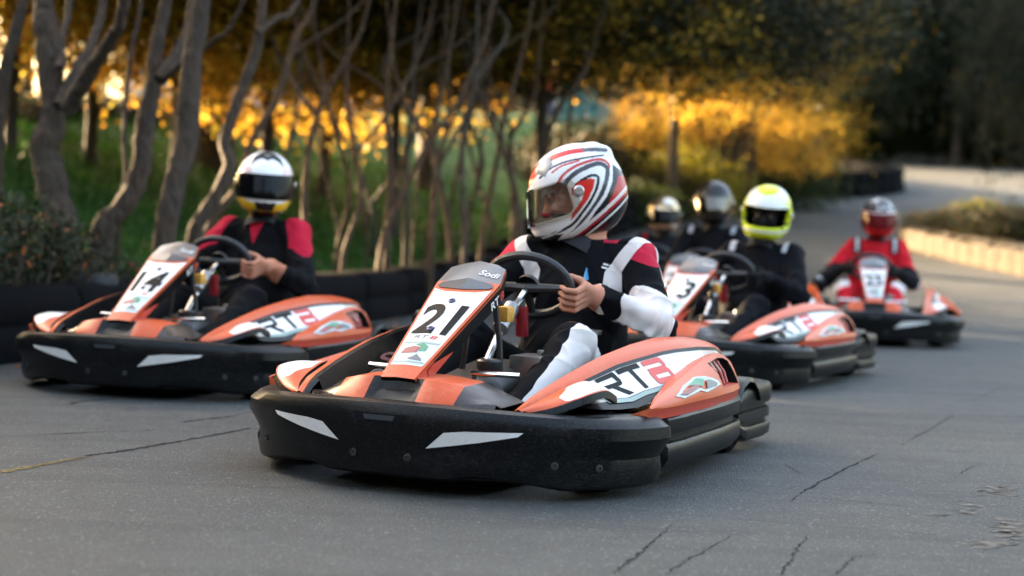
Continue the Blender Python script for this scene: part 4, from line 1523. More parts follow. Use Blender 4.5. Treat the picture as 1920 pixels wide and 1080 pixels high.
    em([(.235, -.66), (.245, .10), (.30, .12), (.315, -.20), (.29, -.60)], .0034, 2)
    em([(.26, .14), (.27, .45), (.32, .42), (.345, .15), (.335, -.15), (.322, -.18), (.308, .12)], .0034, 1)
    em([(.175, -.15), (.17, .62), (.195, .50), (.215, .30), (.235, .15), (.205, .05), (.195, -.1)], .0034, 3)
    em([(.345, -.8), (.345, .8), (.36, .8), (.36, -.8)], .0034, 4)
    em([(.145, -.8), (.145, .8), (.16, .8), (.16, -.8)], .0034, 4)
    mb.obj('emblem', [PALEB, GREENP, MAROON, GREYP, TEALP], NP, smooth=False)
    V2, F2, asp = text_polys('Sodi', .012, .35)
    mb = MB()
    def ws(a, b):
        q = lerp(.1, .75, b)
        c = Vector((lerp(.44, .372, q), 0, lerp(.608, .655, q)))
        hw = lerp(.112, .098, q)
        w = lerp(.22, .92, a)
        return c + Vector((0, w * hw, 0)) + up * (.0135 * (1 - w) + .0022)
    mb.add([ws(v[0], lerp(.45, .95, v[1]) - v[0] * .18) for v in V2], F2, 0)
    mb.obj('script_lettering', [WHITE], NP, smooth=False)
    for t, w in ((.81, .0), (.50, -.06)):
        mb = MB(); c = pan(t, w, .001)
        mb.lathe([(.012, 0), (.0115, .0035), (.006, .005), (.0055, .003), (0, .003)], c, up, 14)
        mb.obj('panel_bolt', [plain('blue_washer', (.03, .035, .12), .25)], NP)
    # side pods
    A = [(.845, .36, .259), (.757, .38, .301), (.565, .40, .348), (.355, .42, .39), (.121, .44, .42), (-.098, .455, .436), (-.30, .49, .430), (-.40, .53, .415), (-.46, .55, .395)]
    Bc = [(.845, .385, .258), (.73, .42, .294), (.596, .44, .322), (.308, .475, .371), (-.025, .52, .40), (-.25, .56, .402), (-.36, .585, .396), (-.46, .58, .370)]
    xs = [.845, .82, .78, .73, .67, .60, .52, .42, .32, .22, .12, .02, -.08, -.16, -.24, -.30, -.36, -.41, -.44, -.46]
    RA = interp_rows(A, xs); RB = interp_rows(Bc, xs)
    def side_raw(x, t):
        b = interp_rows(Bc, [x])[0]
        dy = float(np.interp(x, [-.46, -.30, .0, .45, .6, .70, .845], [.03, .05, .115, .125, .10, .05, .0]))
        dz = float(np.interp(x, [-.46, -.30, .0, .45, .6, .70, .845], [.13, .14, .12, .095, .06, .03, .01]))
        return Vector((x, b[1] + .002 + dy * t, b[2] - .005 - dz * t))
    def side_pt(x, t, off=0.0):
        """on the pod's outer side, t = 0 at the seam under the orange strip, 1 at the bottom; follows the lofted faces"""
        i = max(0, min(len(xs) - 2, next((k for k in range(len(xs) - 1) if xs[k + 1] <= x), len(xs) - 2)))
        f = (xs[i] - x) / (xs[i] - xs[i + 1])
        p = side_raw(xs[i], t).lerp(side_raw(xs[i + 1], t), f)
        return p + Vector((0, off * .6, off * .8))
    for sg in (1, -1):
        mb = MB()
        secs = []
        for a, b in zip(RA, RB):
            x = a[0]
            c1 = side_pt(x, .72); c = side_pt(x, 1.0)
            zi = max(.05, a[2] - (.10 if x < .7 else .02))
            md = ((a[1] + b[1]) / 2, (a[2] + b[2]) / 2 + .006)
            secs.append([(x, a[1] - .012, zi), (x, a[1] - .002, a[2] - .012), (x, a[1], a[2]), (x, md[0], md[1]), (x, b[1], b[2]), tuple(side_pt(x, .05)), tuple(c1), tuple(c), (x, c.y - .05, c.z - .02)])
        mb.loft(secs, closed=True, cap=True, m=[1, 3, 0, 0, 1, 2, 1, 1, 1])
        # the forward half of the side is plain
        if sg < 0: mb = mb.mirror()
        POD = mb.obj('side_pod', [ORANGE, BLACK, CREAM, DKBROWN], K, ang=34)
        mb = MB()
        w0 = [(.63, .08), (.62, .18), (.555, .62), (.42, .72), (-.26, .70), (-.26, .07)]
        poly_on(mb, w0, lambda a, b: side_pt(a, b, .002), 0, 26)
        if sg < 0: mb = mb.mirror()
        mb.obj('white_band', [WHITE], POD)
        mb = MB()
        poly_on(mb, [(.545, .66), (.42, .74), (.1, .73), (.1, .81), (.42, .84), (.535, .80)], lambda a, b: side_pt(a, b, .0024), 0, 14)
        if sg < 0: mb = mb.mirror()
        mb.obj('grey_stripe', [TEALP], POD)
        mb = MB()
        letters = [('R', .525, .375), ('T', .36, .215), ('8', .195, .055)]
        for ch, x0, x1 in letters:
            mi, polys = RT8[ch]
            for pl in polys:
                P = []
                for (u_, v_) in pl:
                    if sg < 0: xx = lerp(x1, x0, u_) 
                    else: xx = lerp(x0, x1, u_)
                    tt = lerp(.68, .07, v_)
                    P.append((xx, tt))
                poly_on(mb, P, lambda a, b: side_pt(a, b, .0038), mi, 6)
        if sg < 0: mb = mb.mirror()
        mb.obj('side_lettering', [DKDEC, REDDEC], POD, smooth=False)
        # scoop
        T = [(.555, .672, .266), (.50, .664, .280), (.42, .655, .293), (.30, .645, .308), (.15, .634, .328), (.0, .622, .350), (-.14, .612, .370), (-.28, .608, .383), (-.36, .612, .374), (-.405, .63, .345)]
        Bt = [(.555, .676, .262), (.46, .69, .260), (.352, .697, .259), (.023, .702, .257), (-.25, .695, .256), (-.36, .682, .257), (-.405, .668, .258)]
        sx = [.555, .52, .47, .41, .34, .26, .18, .10, .02, -.06, -.13, -.20, -.27, -.33, -.375, -.405]
        RT_ = interp_rows(T, sx); RB_ = interp_rows(Bt, sx)
        rows = []
        for t_, b_ in zip(RT_, RB_):
            x = t_[0]
            bul = .016 * math.sin(math.pi * np.clip((.57 - x) / 1.0, .02, .98)) + .002
            r_ = [(x, t_[1] - .06 * min(1, max(.04, (.555 - x) / .45)), t_[2] - .02 * min(1, max(.04, (.555 - x) / .3)))]
            for q in (0, .14, .32, .5, .68, .86, 1):
                s2 = math.sin(q * math.pi) * bul
                r_.append((x, lerp(t_[1], b_[1], q) + s2, lerp(t_[2], b_[2], q) + s2 * .5))
            r_ += [(x, b_[1] - .004, b_[2] - .006), (x, b_[1] - .006, b_[2] - .032), (x, b_[1] - .10, b_[2] - .034)]
            rows.append(r_)
        n_ = len(rows[0])
        V = [p for r_ in rows for p in r_]
        F, M = [], []
        hole = []
        for i in range(len(rows) - 1):
            for k in range(n_ - 1):
                if 10 <= i <= 13 and 2 <= k <= 5:
                    hole.append((i, k)); continue
                F.append((i * n_ + k, i * n_ + k + 1, (i + 1) * n_ + k + 1, (i + 1) * n_ + k)); M.append(0 if k < 8 else 1)
        F.append(tuple(range(n_))); M.append(0)
        F.append(tuple((len(rows) - 1) * n_ + k for k in reversed(range(n_)))); M.append(0)
        # recessed vent pocket
        i0, i1, k0, k1 = 10, 14, 2, 6
        ring = [(i0, k) for k in range(k0, k1 + 1)] + [(i, k1) for i in range(i0 + 1, i1 + 1)] + [(i1, k) for k in range(k1 - 1, k0 - 1, -1)] + [(i, k0) for i in range(i1 - 1, i0, -1)]
        ri = [i * n_ + k for i, k in ring]
        b0 = len(V)
        for j in ri:
            p = V[j]
            V.append((p[0] * .96 - .012, p[1] - .045, p[2] * .9 + .028))
        mR = len(ri)
        for j in range(mR):
            F.append((ri[j], ri[(j + 1) % mR], b0 + (j + 1) % mR, b0 + j)); M.append(1 if j < 8 else 2)
        F.append(tuple(b0 + j for j in range(mR))); M.append(2)
        mb = MB(); mb.add(V, F, M)
        if sg < 0: mb = mb.mirror()
        SCP = mb.obj('scoop', [ORANGE, RED_PL, BLACK], POD, ang=38)
        for q in range(4):
            x = -.155 - q * .045
            t_ = interp_rows(T, [x])[0]; b_ = interp_rows(Bt, [x])[0]
            p0 = Vector((x, lerp(t_[1], b_[1], .22) - .002, lerp(t_[2], b_[2], .22))); p1 = Vector((x + .012, lerp(t_[1], b_[1], .80) - .002, lerp(t_[2], b_[2], .80)))
            mb = MB(); mb.tube([p0 + Vector((0, -.012, 0)), p0.lerp(p1, .5) + Vector((-.004, -.006, 0)), p1 + Vector((0, -.014, 0))], .0045, 6)
            if sg < 0: mb = mb.mirror()
            mb.obj('vent_rib', [RED_PL], POD)
        def sc_pt(a, b, off):
            t_ = interp_rows(T, [a])[0]; b_ = interp_rows(Bt, [a])[0]
            bul = .016 * math.sin(math.pi * np.clip((.57 - a) / 1.0, .02, .98)) + .002
            s2 = math.sin(b * math.pi) * bul
            return Vector((a, lerp(t_[1], b_[1], b) + s2 + off, lerp(t_[2], b_[2], b) + s2 * .5 + off * .6))
        mb = MB()
        def se(pts, off, m):
            poly_on(mb, pts, lambda a, b: sc_pt(a, b, off), m, 8)
        se([(.36, .48), (.24, .24), (.10, .20), (.02, .34), (-.08, .62), (-.10, .74), (.08, .80), (.14, .68), (.30, .74)], .0025, 0)
        se([(.33, .50), (.16, .40), (.12, .54), (.26, .66)], .0038, 2)
        se([(.22, .34), (.10, .26), (.05, .40), (.10, .60), (.155, .42)], .0038, 1)
        se([(.07, .70), (.04, .46), (0, .50), (-.06, .68), (-.04, .74)], .0038, 3)
        if sg < 0: mb = mb.mirror()
        mb.obj('emblem', [PALEB, GREENP, MAROON, GREYP], POD)
        # black lower bumper
        mb = MB()
        prof = [(.52, .232), (.655, .236), (.690, .232), (.702, .218), (.702, .182), (.696, .172), (.678, .168), (.678, .148), (.696, .144), (.704, .132), (.704, .098), (.694, .080), (.672, .055), (.52, .05)]
        secs = []
        for x, ins, sq in ((.46, .10, .75), (.45, .05, .9), (.42, .015, 1), (.30, .004, 1), (-.10, 0, 1), (-.34, .01, 1), (-.41, .03, 1), (-.445, .06, .95), (-.46, .10, .85)):
            secs.append([(x, max(.5, y - ins * (1 if y > .6 else 0)), .143 + (z - .143) * sq) for y, z in prof])
        mb.loft(secs)
        if sg < 0: mb = mb.mirror()
        mb.obj('side_bumper', [BLACK], POD, ang=34)
        # fairing over the front wheel
        inn = [(.842, .378, .262), (.79, .405, .283), (.72, .425, .304), (.66, .435, .318), (.60, .445, .329), (.55, .452, .334)]
        outr = [(.835, .40, .256), (.80, .460, .272), (.75, .515, .296), (.70, .550, .314), (.645, .570, .318), (.58, .575, .296)]
        inn = [Vector(p) for p in catmull(inn, 4)]; outr = [Vector(p) for p in catmull(outr, 4)]
        rows = []
        for a_, b_ in zip(inn, outr):
            wd = (b_.y - a_.y) / .19
            r_ = [a_.lerp(b_, q / 8) + Vector((0, 0, .018 * wd * math.sin(math.pi * (q / 8) ** 1.2))) for q in range(9)]
            rows.append(r_ + [b_ + Vector((.004, .004, -.022)), b_ + Vector((-.004, -.018, -.022)), a_ + Vector((0, .01, -.02))])
        mb = MB()
        n_ = len(rows[0])
        V = [p for r_ in rows for p in r_]
        F, M = [], []
        for i in range(len(rows) - 1):
            for k in range(n_):
                k2 = (k + 1) % n_
                F.append((i * n_ + k, i * n_ + k2, (i + 1) * n_ + k2, (i + 1) * n_ + k))
                M.append(1 if k >= 8 else 0)
        F += [tuple(reversed(range(n_))), tuple((len(rows) - 1) * n_ + k for k in range(n_))]; M += [1, 1]
        mb.add(V, F, M)
        if sg < 0: mb = mb.mirror()
        fm = mb.mesh('wheel_fairing', [FAIRP, BLACK], ang=45)
        nr = len(rows)
        val = np.array([min(i_ - 6.5, (i_ - (13 - k_ * 1.5)) * .7, 7.6 - k_, k_ - .6) for i_ in range(nr) for k_ in range(n_)])
        add_attr(fm, 'white', val)
        FA = obj('wheel_fairing', fm, POD)
        # inner wall lettering of the pod
        V2, F2, asp = text_polys('S8', .02, .2)
        mb = MB()
        mb.add([(lerp(.30, .02, v[0]), interp_rows(A, [lerp(.30, .02, v[0])])[0][1] - .0165, lerp(.300, .345, v[1])) for v in V2], F2, 0)
        if sg < 0: mb = mb.mirror()
        mb.obj('inner_lettering', [plain('faded_red_print', (.36, .16, .15), .5)], POD, smooth=False)
        # rear wheel guard
        mb = MB()
        rows = []
        for k in range(7):
            w_ = math.radians(20 + k * 22)
            c_ = Vector((-.55, 0, .13))
            r_ = .165
            xx, zz = c_.x + r_ * math.cos(w_), c_.z + r_ * math.sin(w_) * .95
            rows.append([(xx, .50, zz), (xx, .66, zz - .004), (xx, .668, zz - .02), (xx, .50, zz - .012)])
        mb.loft(rows, m=[0, 1, 1, 1])
        if sg < 0: mb = mb.mirror()
        mb.obj('rear_guard', [BLACK, BLACK], K, ang=40)
    # rear bumper
    path = catmull([(-.50, .632, 0), (-.74, .640, 0), (-.88, .640, 0), (-.955, .595, 0), (-.985, .48, 0), (-1.0, .25, 0), (-1.0, 0, 0)], 5)
    path = path + [Vector((p.x, -p.y, 0)) for p in reversed(path[:-1])]
    prof = [(-.10, .235), (-.02, .243), (.008, .238), (.016, .222), (.016, .180), (.010, .168), (-.006, .164), (-.006, .152), (.008, .148), (.010, .128), (.010, .112), (-.004, .106), (-.006, .096), (.010, .090), (.016, .078), (.012, .048), (-.004, .036), (-.06, .034)]
    rows = []
    for i, p in enumerate(path):
        t = (path[min(i + 1, len(path) - 1)] - path[max(i - 1, 0)]).normalized()
        n_ = Vector((t.y, -t.x, 0)) * -1
        e = min(i, len(path) - 1 - i)
        sq = {0: .6, 1: .85, 2: .97}.get(e, 1)
        rows.append([p - n_ * o + Vector((0, 0, .14 + (z - .14) * sq)) for o, z in prof])
    c_ = sum((Vector(r[3]) for r in rows), Vector()) / len(rows)
    mb = MB(); mb.loft(rows)
    RBO = mb.obj('rear_bumper', [BLACK], K, ang=36)
    # wheels
    for (x, y, R, w) in ((.54, .495, .126, .115), (.54, -.495, .126, .115), (-.55, .535, .140, .15), (-.55, -.535, .140, .15)):
        W = empty('wheel'); W.parent = K
        mb = MB()
        mb.lathe([(R * .52, -w * .44), (R * .66, -w * .5), (R * .86, -w * .5), (R * .97, -w * .42), (R, -w * .30), (R, w * .30), (R * .97, w * .42), (R * .86, w * .5), (R * .66, w * .5), (R * .52, w * .44)], (x, y, R), (0, 1, 0), 32)
        t_ = mb.obj('tyre', [RUBBER], W)
        mb = MB()
        mb.lathe([(.018, w * .5), (.025, w * .40), (R * .30, w * .36), (R * .36, w * .25), (R * .50, w * .40), (R * .54, w * .46), (R * .54, -w * .46), (R * .50, -w * .40), (R * .36, -w * .25), (R * .30, -w * .36), (.0, -w * .40)], (x, y, R), (0, 1, 0), 24)
        mb.obj('rim', [STEEL], W)
    # seat
    mb = MB()
    rows = []
    for k, (x, z, hw, lip) in enumerate([(-.05, .13, .13, .02), (-.12, .075, .16, .05), (-.24, .06, .17, .10), (-.36, .065, .175, .16), (-.47, .12, .18, .20), (-.54, .24, .185, .16), (-.60, .40, .18, .10), (-.63, .52, .15, .05)]):
        r_ = []
        for q in range(9):
            a = (q - 4) / 4
            r_.append((x + lip * (abs(a) ** 3) * (.5 if z > .1 else 0), a * hw * (1.08 if abs(a) > .9 else 1), z + lip * abs(a) ** 3))
        rows.append(r_ + [(p[0] - .008, p[1] * 1.03, p[2] - .008) for p in reversed(r_)])
    mb.loft(rows)
    mb.obj('seat', [plain('seat_shell', (.016, .016, .017), .5, nscale=12)], K, ang=50)
    # steering
    WC = Vector((-.035, 0, .588)); ax = Vector((-.923, 0, .385)).normalized()     # wheel axis points back and up at the driver
    e1 = Vector((0, 1, 0)); e2 = e1.cross(ax).normalized()
    if e2.z < 0: e2 = -e2
    rim = []
    for k in range(32):
        w_ = 2 * math.pi * k / 32
        rx = .160; ry = .118 if math.sin(w_) > 0 else .106
        rim.append(WC + e1 * rx * math.cos(w_) + e2 * ry * math.sin(w_))
    mb = MB(); mb.tube(rim + rim[:1], .0165, 10, cap=False)
    STW = mb.obj('steering_wheel', [GRIP], K)
    mb = MB()
    for w_ in (0, math.pi, 1.5 * math.pi):
        mb.tube([WC - ax * .012, WC + e1 * .15 * math.cos(w_) + e2 * .10 * math.sin(w_)], [.02, .012], 8)
    mb.lathe([(.045, -.012), (.045, .006), (.03, .012), (0, .012)], WC, ax, 18)
    mb.obj('spokes', [DARKMET], STW)
    mb = MB(); mb.tube([WC, (.16, 0, .47), (.42, .03, .28)], .013, 10); mb.obj('steering_column', [CHROME], K)
    mb = MB(); mb.tube([(.10, 0, .52), (.20, .005, .45)], .028, 12); mb.obj('column_boss', [STEEL], K)
    for sg in (1, -1):
        mb = MB(); mb.tube([(.36, .05 * sg, .60), (.32, .06 * sg, .42), (.34, .09 * sg, .10)], .011, 8); mb.obj('panel_stay', [DARKMET], K)
        mb = MB(); mb.tube([(.60, .10 * sg, .335), (.60, .265 * sg, .338)], .0085, 10); mb.obj('foot_bar', [CHROME], K)
        mb = MB(); mb.tube([(.60, .11 * sg, .335), (.64, .10 * sg, .06)], .008, 8); mb.box((.615, .17 * sg, .25), (.006, .04, .05)); mb.obj('pedal', [DARKMET], K)
        mb = MB(); mb.tube([(.56, .22 * sg, .12), (.56, .45 * sg, .125)], .012, 8); mb.obj('stub_axle', [STEEL], K)
    mb = MB(); mb.box((.27, .055, .505), (.028, .022, .026)); mb.obj('fluid_bottle', [AMBER], K, bevel=.008)
    mb = MB()
    mb.loft([[(.52, -.11, .05), (.52, .11, .05), (.10, .13, .05), (.10, -.13, .05)], [(.53, -.11, .26), (.53, .11, .26), (.10, .13, .30), (.10, -.13, .30)], [(.49, -.08, .30), (.49, .08, .30), (.12, .10, .345), (.12, -.10, .345)]])
    FT = mb.obj('fuel_tank', [plain('tank_plastic', (.035, .033, .03), .35, nscale=15)], K, bevel=.012)
    mb = MB(); mb.lathe([(.034, .0), (.034, .014), (.0, .016)], (.36, .045, .312), (0, 0, 1), 18, 1); mb.lathe([(.040, .014), (.042, .022), (.042, .042), (.036, .048), (0, .048)], (.36, .045, .312), (0, 0, 1), 20, 0)
    mb.obj('tank_cap', [plain('cap_plastic', (.02, .02, .02), .4), REDDEC], K)
    mb = MB(); mb.box((.20, .13, .325), (.07, .055, .045)); mb.lathe([(.014, 0), (.014, .016), (0, .018)], (.18, .15, .37), (0, 0, 1), 12); mb.obj('pedal_block', [STEEL], K, bevel=.006)
    mb = MB(); mb.tube([(.05, .02, .42), (.06, .02, .52)], .022, 14); mb.obj('red_canister', [plain('red_paint', (.20, .008, .014), .3)], K)
    # engine on the right side
    EN = empty('engine'); EN.parent = K
    mb = MB(); mb.box((-.22, -.40, .19), (.13, .09, .11)); mb.obj('block', [DARKMET], EN, bevel=.015)
    for q in range(5):
        mb = MB(); mb.box((-.10 - q * .022, -.40, .26), (.004, .085, .06)); mb.obj('cooling_fin', [STEEL], EN)
    mb = MB(); mb.loft([[(-.06, -.47, .36), (-.06, -.36, .36), (-.28, -.36, .36), (-.28, -.47, .36)], [(-.055, -.475, .46), (-.055, -.355, .46), (-.285, -.355, .46), (-.285, -.475, .46)], [(-.07, -.46, .485), (-.07, -.37, .485), (-.27, -.37, .485), (-.27, -.46, .485)]])
    mb.obj('airbox', [BLACK], EN, bevel=.015)
    mb = MB(); mb.lathe([(.035, 0), (.04, .004), (.036, .012), (.008, .014), (.008, .022), (0, .023)], (-.15, -.415, .485), (0, 0, 1), 18); mb.obj('airbox_cap', [CHROME], EN)
    mb = MB(); mb.tube([(-.35, -.36, .2), (-.55, -.30, .18), (-.75, -.15, .2), (-.85, .1, .2)], .028, 12); mb.obj('exhaust', [STEEL], EN)
    return K


def copy_tree(o, parent=None):
    c = o.copy()
    COL.objects.link(c)
    c.parent = parent
    for ch in o.children:
        copy_tree(ch, c)
    return c


def swap_number(K, number):
    """give a copied kart its own race number"""
    for ch in K.children:
        if ch.name.startswith('number_panel'):
            for d in ch.children:
                if d.name.startswith('race_number'):
                    V2, F2, asp = text_polys(number, .028, 0)
                    up = Vector((.255, 0, .424)).normalized()
                    w0, w1 = (-.80, .76) if len(number) > 1 else (-.1, .65)
                    if number == '3': w0, w1 = .02, .72
                    P = []
                    V2, F2 = split0([(lerp(w0, w1, v[0]), v[1]) for v in V2], F2)
                    for v in V2:
                        t = lerp(.45, .78, v[1]); w = v[0]
                        P.append(Vector((lerp(.895, .468, t), w * lerp(.057, .109, t), lerp(.333, .592, t))) + up * (lerp(.004, .012, t) * (1 - abs(w)) + .0032))
                    d.data = mesh_from('race_number', P, F2, DKDEC, smooth=False)


POSES = {'21': (.0433, 5.3666, 245.396), '14': (-1.4528, 7.565, 253.434), '3': (1.2198, 8.875, 241.215), '25': (2.953, 12.7415, 259.673)}
k21 = build_kart('21')
KLAB = {'21': 'orange and black racing kart number 21 nearest the camera', '14': 'orange and black racing kart number 14 at the left by the barrier',
        '3': 'orange and black kart behind the nearest driver, its number ending in 3', '25': 'orange and black kart number 25 at the right, facing the camera',
        'x': 'kart of the driver in the black helmet, mostly hidden behind the nearest kart and driver', 'y': 'kart of the driver in the gold helmet, mostly hidden behind the nearest driver'}
POSES['x'] = (1.36, 11.14, 247.0)
POSES['y'] = (1.22, 13.5, 250.0)
KARTS = {'21': k21}
for key in ('14', '3', '25', 'x', 'y'):
    KARTS[key] = copy_tree(k21)
for key, K in KARTS.items():
    X, Y, a = POSES[key]
    K.location = (X, Y, float(rise(Y)))
    K.rotation_euler = (0, 0, math.radians(a))
    tag(K, KLAB[key], 'go-kart', 'racing karts on the track')
    if key in ('14', '3', '25'):
        swap_number(K, key)


# ------------------------------------------------------------------ drivers
def v3(*a):
    return np.array(a, float)


def axis_t(V, a, b):
    a, b = np.array(a, float), np.array(b, float)
    ab = b - a
    t = ((V - a) @ ab) / (ab @ ab)
    q = V - a - np.clip(t, -.2, 1.2)[:, None] * ab
    return t, np.linalg.norm(q, axis=1), q


WCn = v3(-.035, 0, .588)
AXn = v3(-.923, 0, .385); AXn /= np.linalg.norm(AXn)
E1 = v3(0, 1, 0)
E2 = np.cross(E1, AXn); E2 /= np.linalg.norm(E2)
if E2[2] < 0: E2 = -E2


def to_kart(key, u, v, x):
    """kart-frame point on the plane x = const seen at pixel (u, v)"""
    X, Y, a = POSES[key]
    c, s_ = math.cos(math.radians(a)), math.sin(math.radians(a))
    o = Vector((0, 0, CAM_H)); d = pix(u, v, 1) - o
    ok = v3(c * (-X) + s_ * (-Y), s_ * X - c * Y, CAM_H - float(rise(Y)))
    dk = v3(c * d.x + s_ * d.y, -s_ * d.x + c * d.y, d.z)
    return ok + dk * ((x - ok[0]) / dk[0])


def grip(sg, ang):
    """rim point, outward, tangent (up) and towards-driver directions at a hand"""
    ca, sa = math.cos(ang), math.sin(ang)
    G = WCn + E1 * sg * .160 * ca + E2 * .112 * sa
    R = E1 * sg * ca + E2 * sa; R /= np.linalg.norm(R)
    T = np.cross(AXn, R)
    if T @ E2 < 0: T = -T
    return G, R, T, AXn


def rotz(a):
    c, s_ = math.cos(a), math.sin(a)
    return np.array([[c, -s_, 0], [s_, c, 0], [0, 0, 1]])


def roty(a):
    c, s_ = math.cos(a), math.sin(a)
    return np.array([[c, 0, s_], [0, 1, 0], [-s_, 0, c]])


def rotx(a):
    c, s_ = math.cos(a), math.sin(a)
    return np.array([[1, 0, 0], [0, c, -s_], [0, s_, c]])


def build_body(head, HR, J, res, folds=.0075):
    """one continuous figure in the kart frame; head = centre of the helmet, HR = head rotation matrix"""
    f = Field((-.72, -.62, .02), (.72, .62, 1.12), res)
    sl, sr_ = J['shL'], J['shR']
    mid = (sl + sr_) / 2
    nb = mid + v3(.0, 0, .045)
    # trunk
    for sg in (1, -1):
        f.cone((-.40, .085 * sg, .19), (-.43, .075 * sg + mid[1] * .3, .36), .125, .120, .05)
        f.cone((-.43, .075 * sg + mid[1] * .3, .36), (mid[0] + .0, mid[1] + .085 * sg, .57), .120, .118, .05)
        f.cone((-.36, .10 * sg, .17), J['knee' + 'RL'[sg > 0]], .105, .078, .04)
        f.cone(J['knee' + 'RL'[sg > 0]], J['ank' + 'RL'[sg > 0]], .076, .052, .03)
    f.ell((-.35, mid[1] * .3, .34), (.13, .15, .13), .05)
    f.cone(mid + v3(0, .05, -.02), sl + v3(.0, -.01, .0), .080, .070, .05)
    f.cone(mid + v3(0, -.05, -.02), sr_ + v3(.0, .01, .0), .080, .070, .05)
    f.cone(mid + v3(.0, 0, -.10), nb + v3(0, 0, -.01), .12, .075, .05)
    hb = head + HR @ v3(-.045, 0, -.11)
    f.cone(nb - v3(0, 0, .02), hb, .062, .058, .03)
    # head
    hd = lambda *p: head + HR @ (np.array(p) * 1.08)
    f.ell(hd(-.01, 0, .02), (.098, .078, .112), .02, HR.T.T)
    f.ell(hd(.03, 0, -.05), (.070, .060, .075), .03, HR)
    f.cone(hd(.088, 0, .012), hd(.112, 0, -.028), .011, .016, .012)      # nose
    f.cone(hd(.082, -.035, .028), hd(.082, .035, .028), .014, .014, .012)  # brow
    f.cone(hd(.083, -.018, -.056), hd(.083, .018, -.056), .010, .010, .010)  # lips
    f.cone(hd(.066, -.012, -.095), hd(.066, .012, -.095), .020, .020, .02)  # chin
    f.ell(hd(.072, .038, -.018), (.024, .024, .022), .02, HR); f.ell(hd(.072, -.038, -.018), (.024, .024, .022), .02, HR)
    info = {}
    for sg, n in ((1, 'L'), (-1, 'R')):
        sh, el = J['sh' + n], J['el' + n]
        G, R, T, Nn = grip(sg, J['grip' + n])
        k = 1.08
        wr = G + R * .052 * k + Nn * .078 * k - T * .018
        f.cone(sh, el, .074, .064, .035)
        fa = wr - el
        cuff = el + fa * .90
        f.cone(el, cuff, .066, .050, .03)
        f.cone(cuff, wr, .036, .029, .008)
        # palm and fingers
        mcps = []
        for i in range(4):
            o = T * (.034 - .0225 * i) * k
            ln = (1.0, 1.08, 1.0, .82)[i]
            m_ = G + o + (R * .036 + Nn * .024) * k
            p_ = G + o * 1.02 + (R * .026 - Nn * .026 * ln) * k
            d_ = G + o + (-R * .006 - Nn * .034) * k
            t_ = G + o * .96 + (-R * .028 * ln - Nn * .018) * k
            f.cone(wr + T * (.010 - .007 * i), m_, .017 * k, .0125 * k, .012)
            f.cone(m_, p_, .0118 * k, .0104 * k, .004)
            f.cone(p_, d_, .0104 * k, .0096 * k, .0015)
            f.cone(d_, t_, .0096 * k, .0080 * k, .0015)
            mcps.append(m_)
        c0 = wr + T * .018 + (Nn * -.012 - R * .004)
        c1 = G + T * .045 * k + (R * .012 + Nn * .036) * k
        c2 = G + T * .054 * k + (-R * .014 + Nn * .026) * k
        c3 = G + T * .056 * k + (-R * .036 + Nn * .014) * k
        f.cone(c0, c1, .0165 * k, .0135 * k, .012)
        f.cone(c1, c2, .0125 * k, .0110 * k, .003)
        f.cone(c2, c3, .0110 * k, .0085 * k, .002)
        info[n] = (sh, el, wr, G, cuff)
    V, Q = f.skin()
    V = relax(V, Q, 1, .35)
    me = mesh_np('body', V, Q, [SKIN])
    nrm = np.zeros(len(V) * 3, dtype=np.float32)
    me.vertices.foreach_get('normal', nrm)
    nrm = nrm.reshape(-1, 3)
    # cloth folds
    w = np.ones(len(V))
    for n in 'LR':
        sh, el, wr, G, cuff = info[n]
        t, d, q = axis_t(V, el, wr)
        hand = (t > .88) & (np.linalg.norm(V - G, axis=1) < .17)
        w[hand] = 0
    neck = (V[:, 2] > nb[2] + .015) & (np.linalg.norm(V - hb, axis=1) < .22)
    w[neck] = 0
    x, y, z = V.T
    fold = 1 - 2 * np.abs(np.sin(17 * (x * .9 + z * 1.0) + 2.2 * np.sin(9 * y + 6 * z) + 1.2 * np.sin(21 * x + 8 * y))) ** .7
    fold = fold * (.55 + .45 * np.sin(13 * y + 9 * x + 2 * np.sin(11 * z + 4 * x)))
    fold += .5 * (1 - 2 * np.abs(np.sin(24 * (z - .6 * x) + 2.5 * np.sin(14 * y + 7 * x))) ** .7) * np.sin(17 * x + 12 * y + 3 * z)
    for n in 'LR':                                   # rings of cloth at the elbows
        sh, el, wr, G, cuff = info[n]
        d = np.linalg.norm(V - el, axis=1)
        t, dd, q = axis_t(V, el, wr)
        fold += np.exp(-(d / .11) ** 2) * 1.0 * np.sin(t * 38 + 4 * np.sin(z * 21 + 9 * x) + 2 * np.sin(y * 33))
    V = V + nrm * (folds * fold * w)[:, None]
    me.vertices.foreach_set('co', V.astype(np.float32).ravel())
    me.update()
    # where skin shows
    sk = np.full(len(V), -1.0)
    for n in 'LR':
        sh, el, wr, G, cuff = info[n]
        t, d, q = axis_t(V, el, wr)
        s_ = np.where((np.linalg.norm(V - G, axis=1) < .125) & (V[:, 2] > .465), (t - .895), -1)
        sk = np.maximum(sk, s_)
    hsk = np.where(np.linalg.norm(V - head, axis=1) < .30, V[:, 2] - (nb[2] + .022) - .12 * np.clip((mid[0] + .02 - V[:, 0]), -.1, .1), -1)
    nt_, nd_, nq_ = axis_t(V, nb - v3(0, 0, .05), hb)
    hsk = np.minimum(hsk, np.where(V[:, 2] > hb[2] + .02, 1.0, .078 - nd_))
    sk = np.maximum(sk, hsk)
    return me, V, sk, info, dict(nb=nb, mid=mid, hb=hb, nrm=nrm)


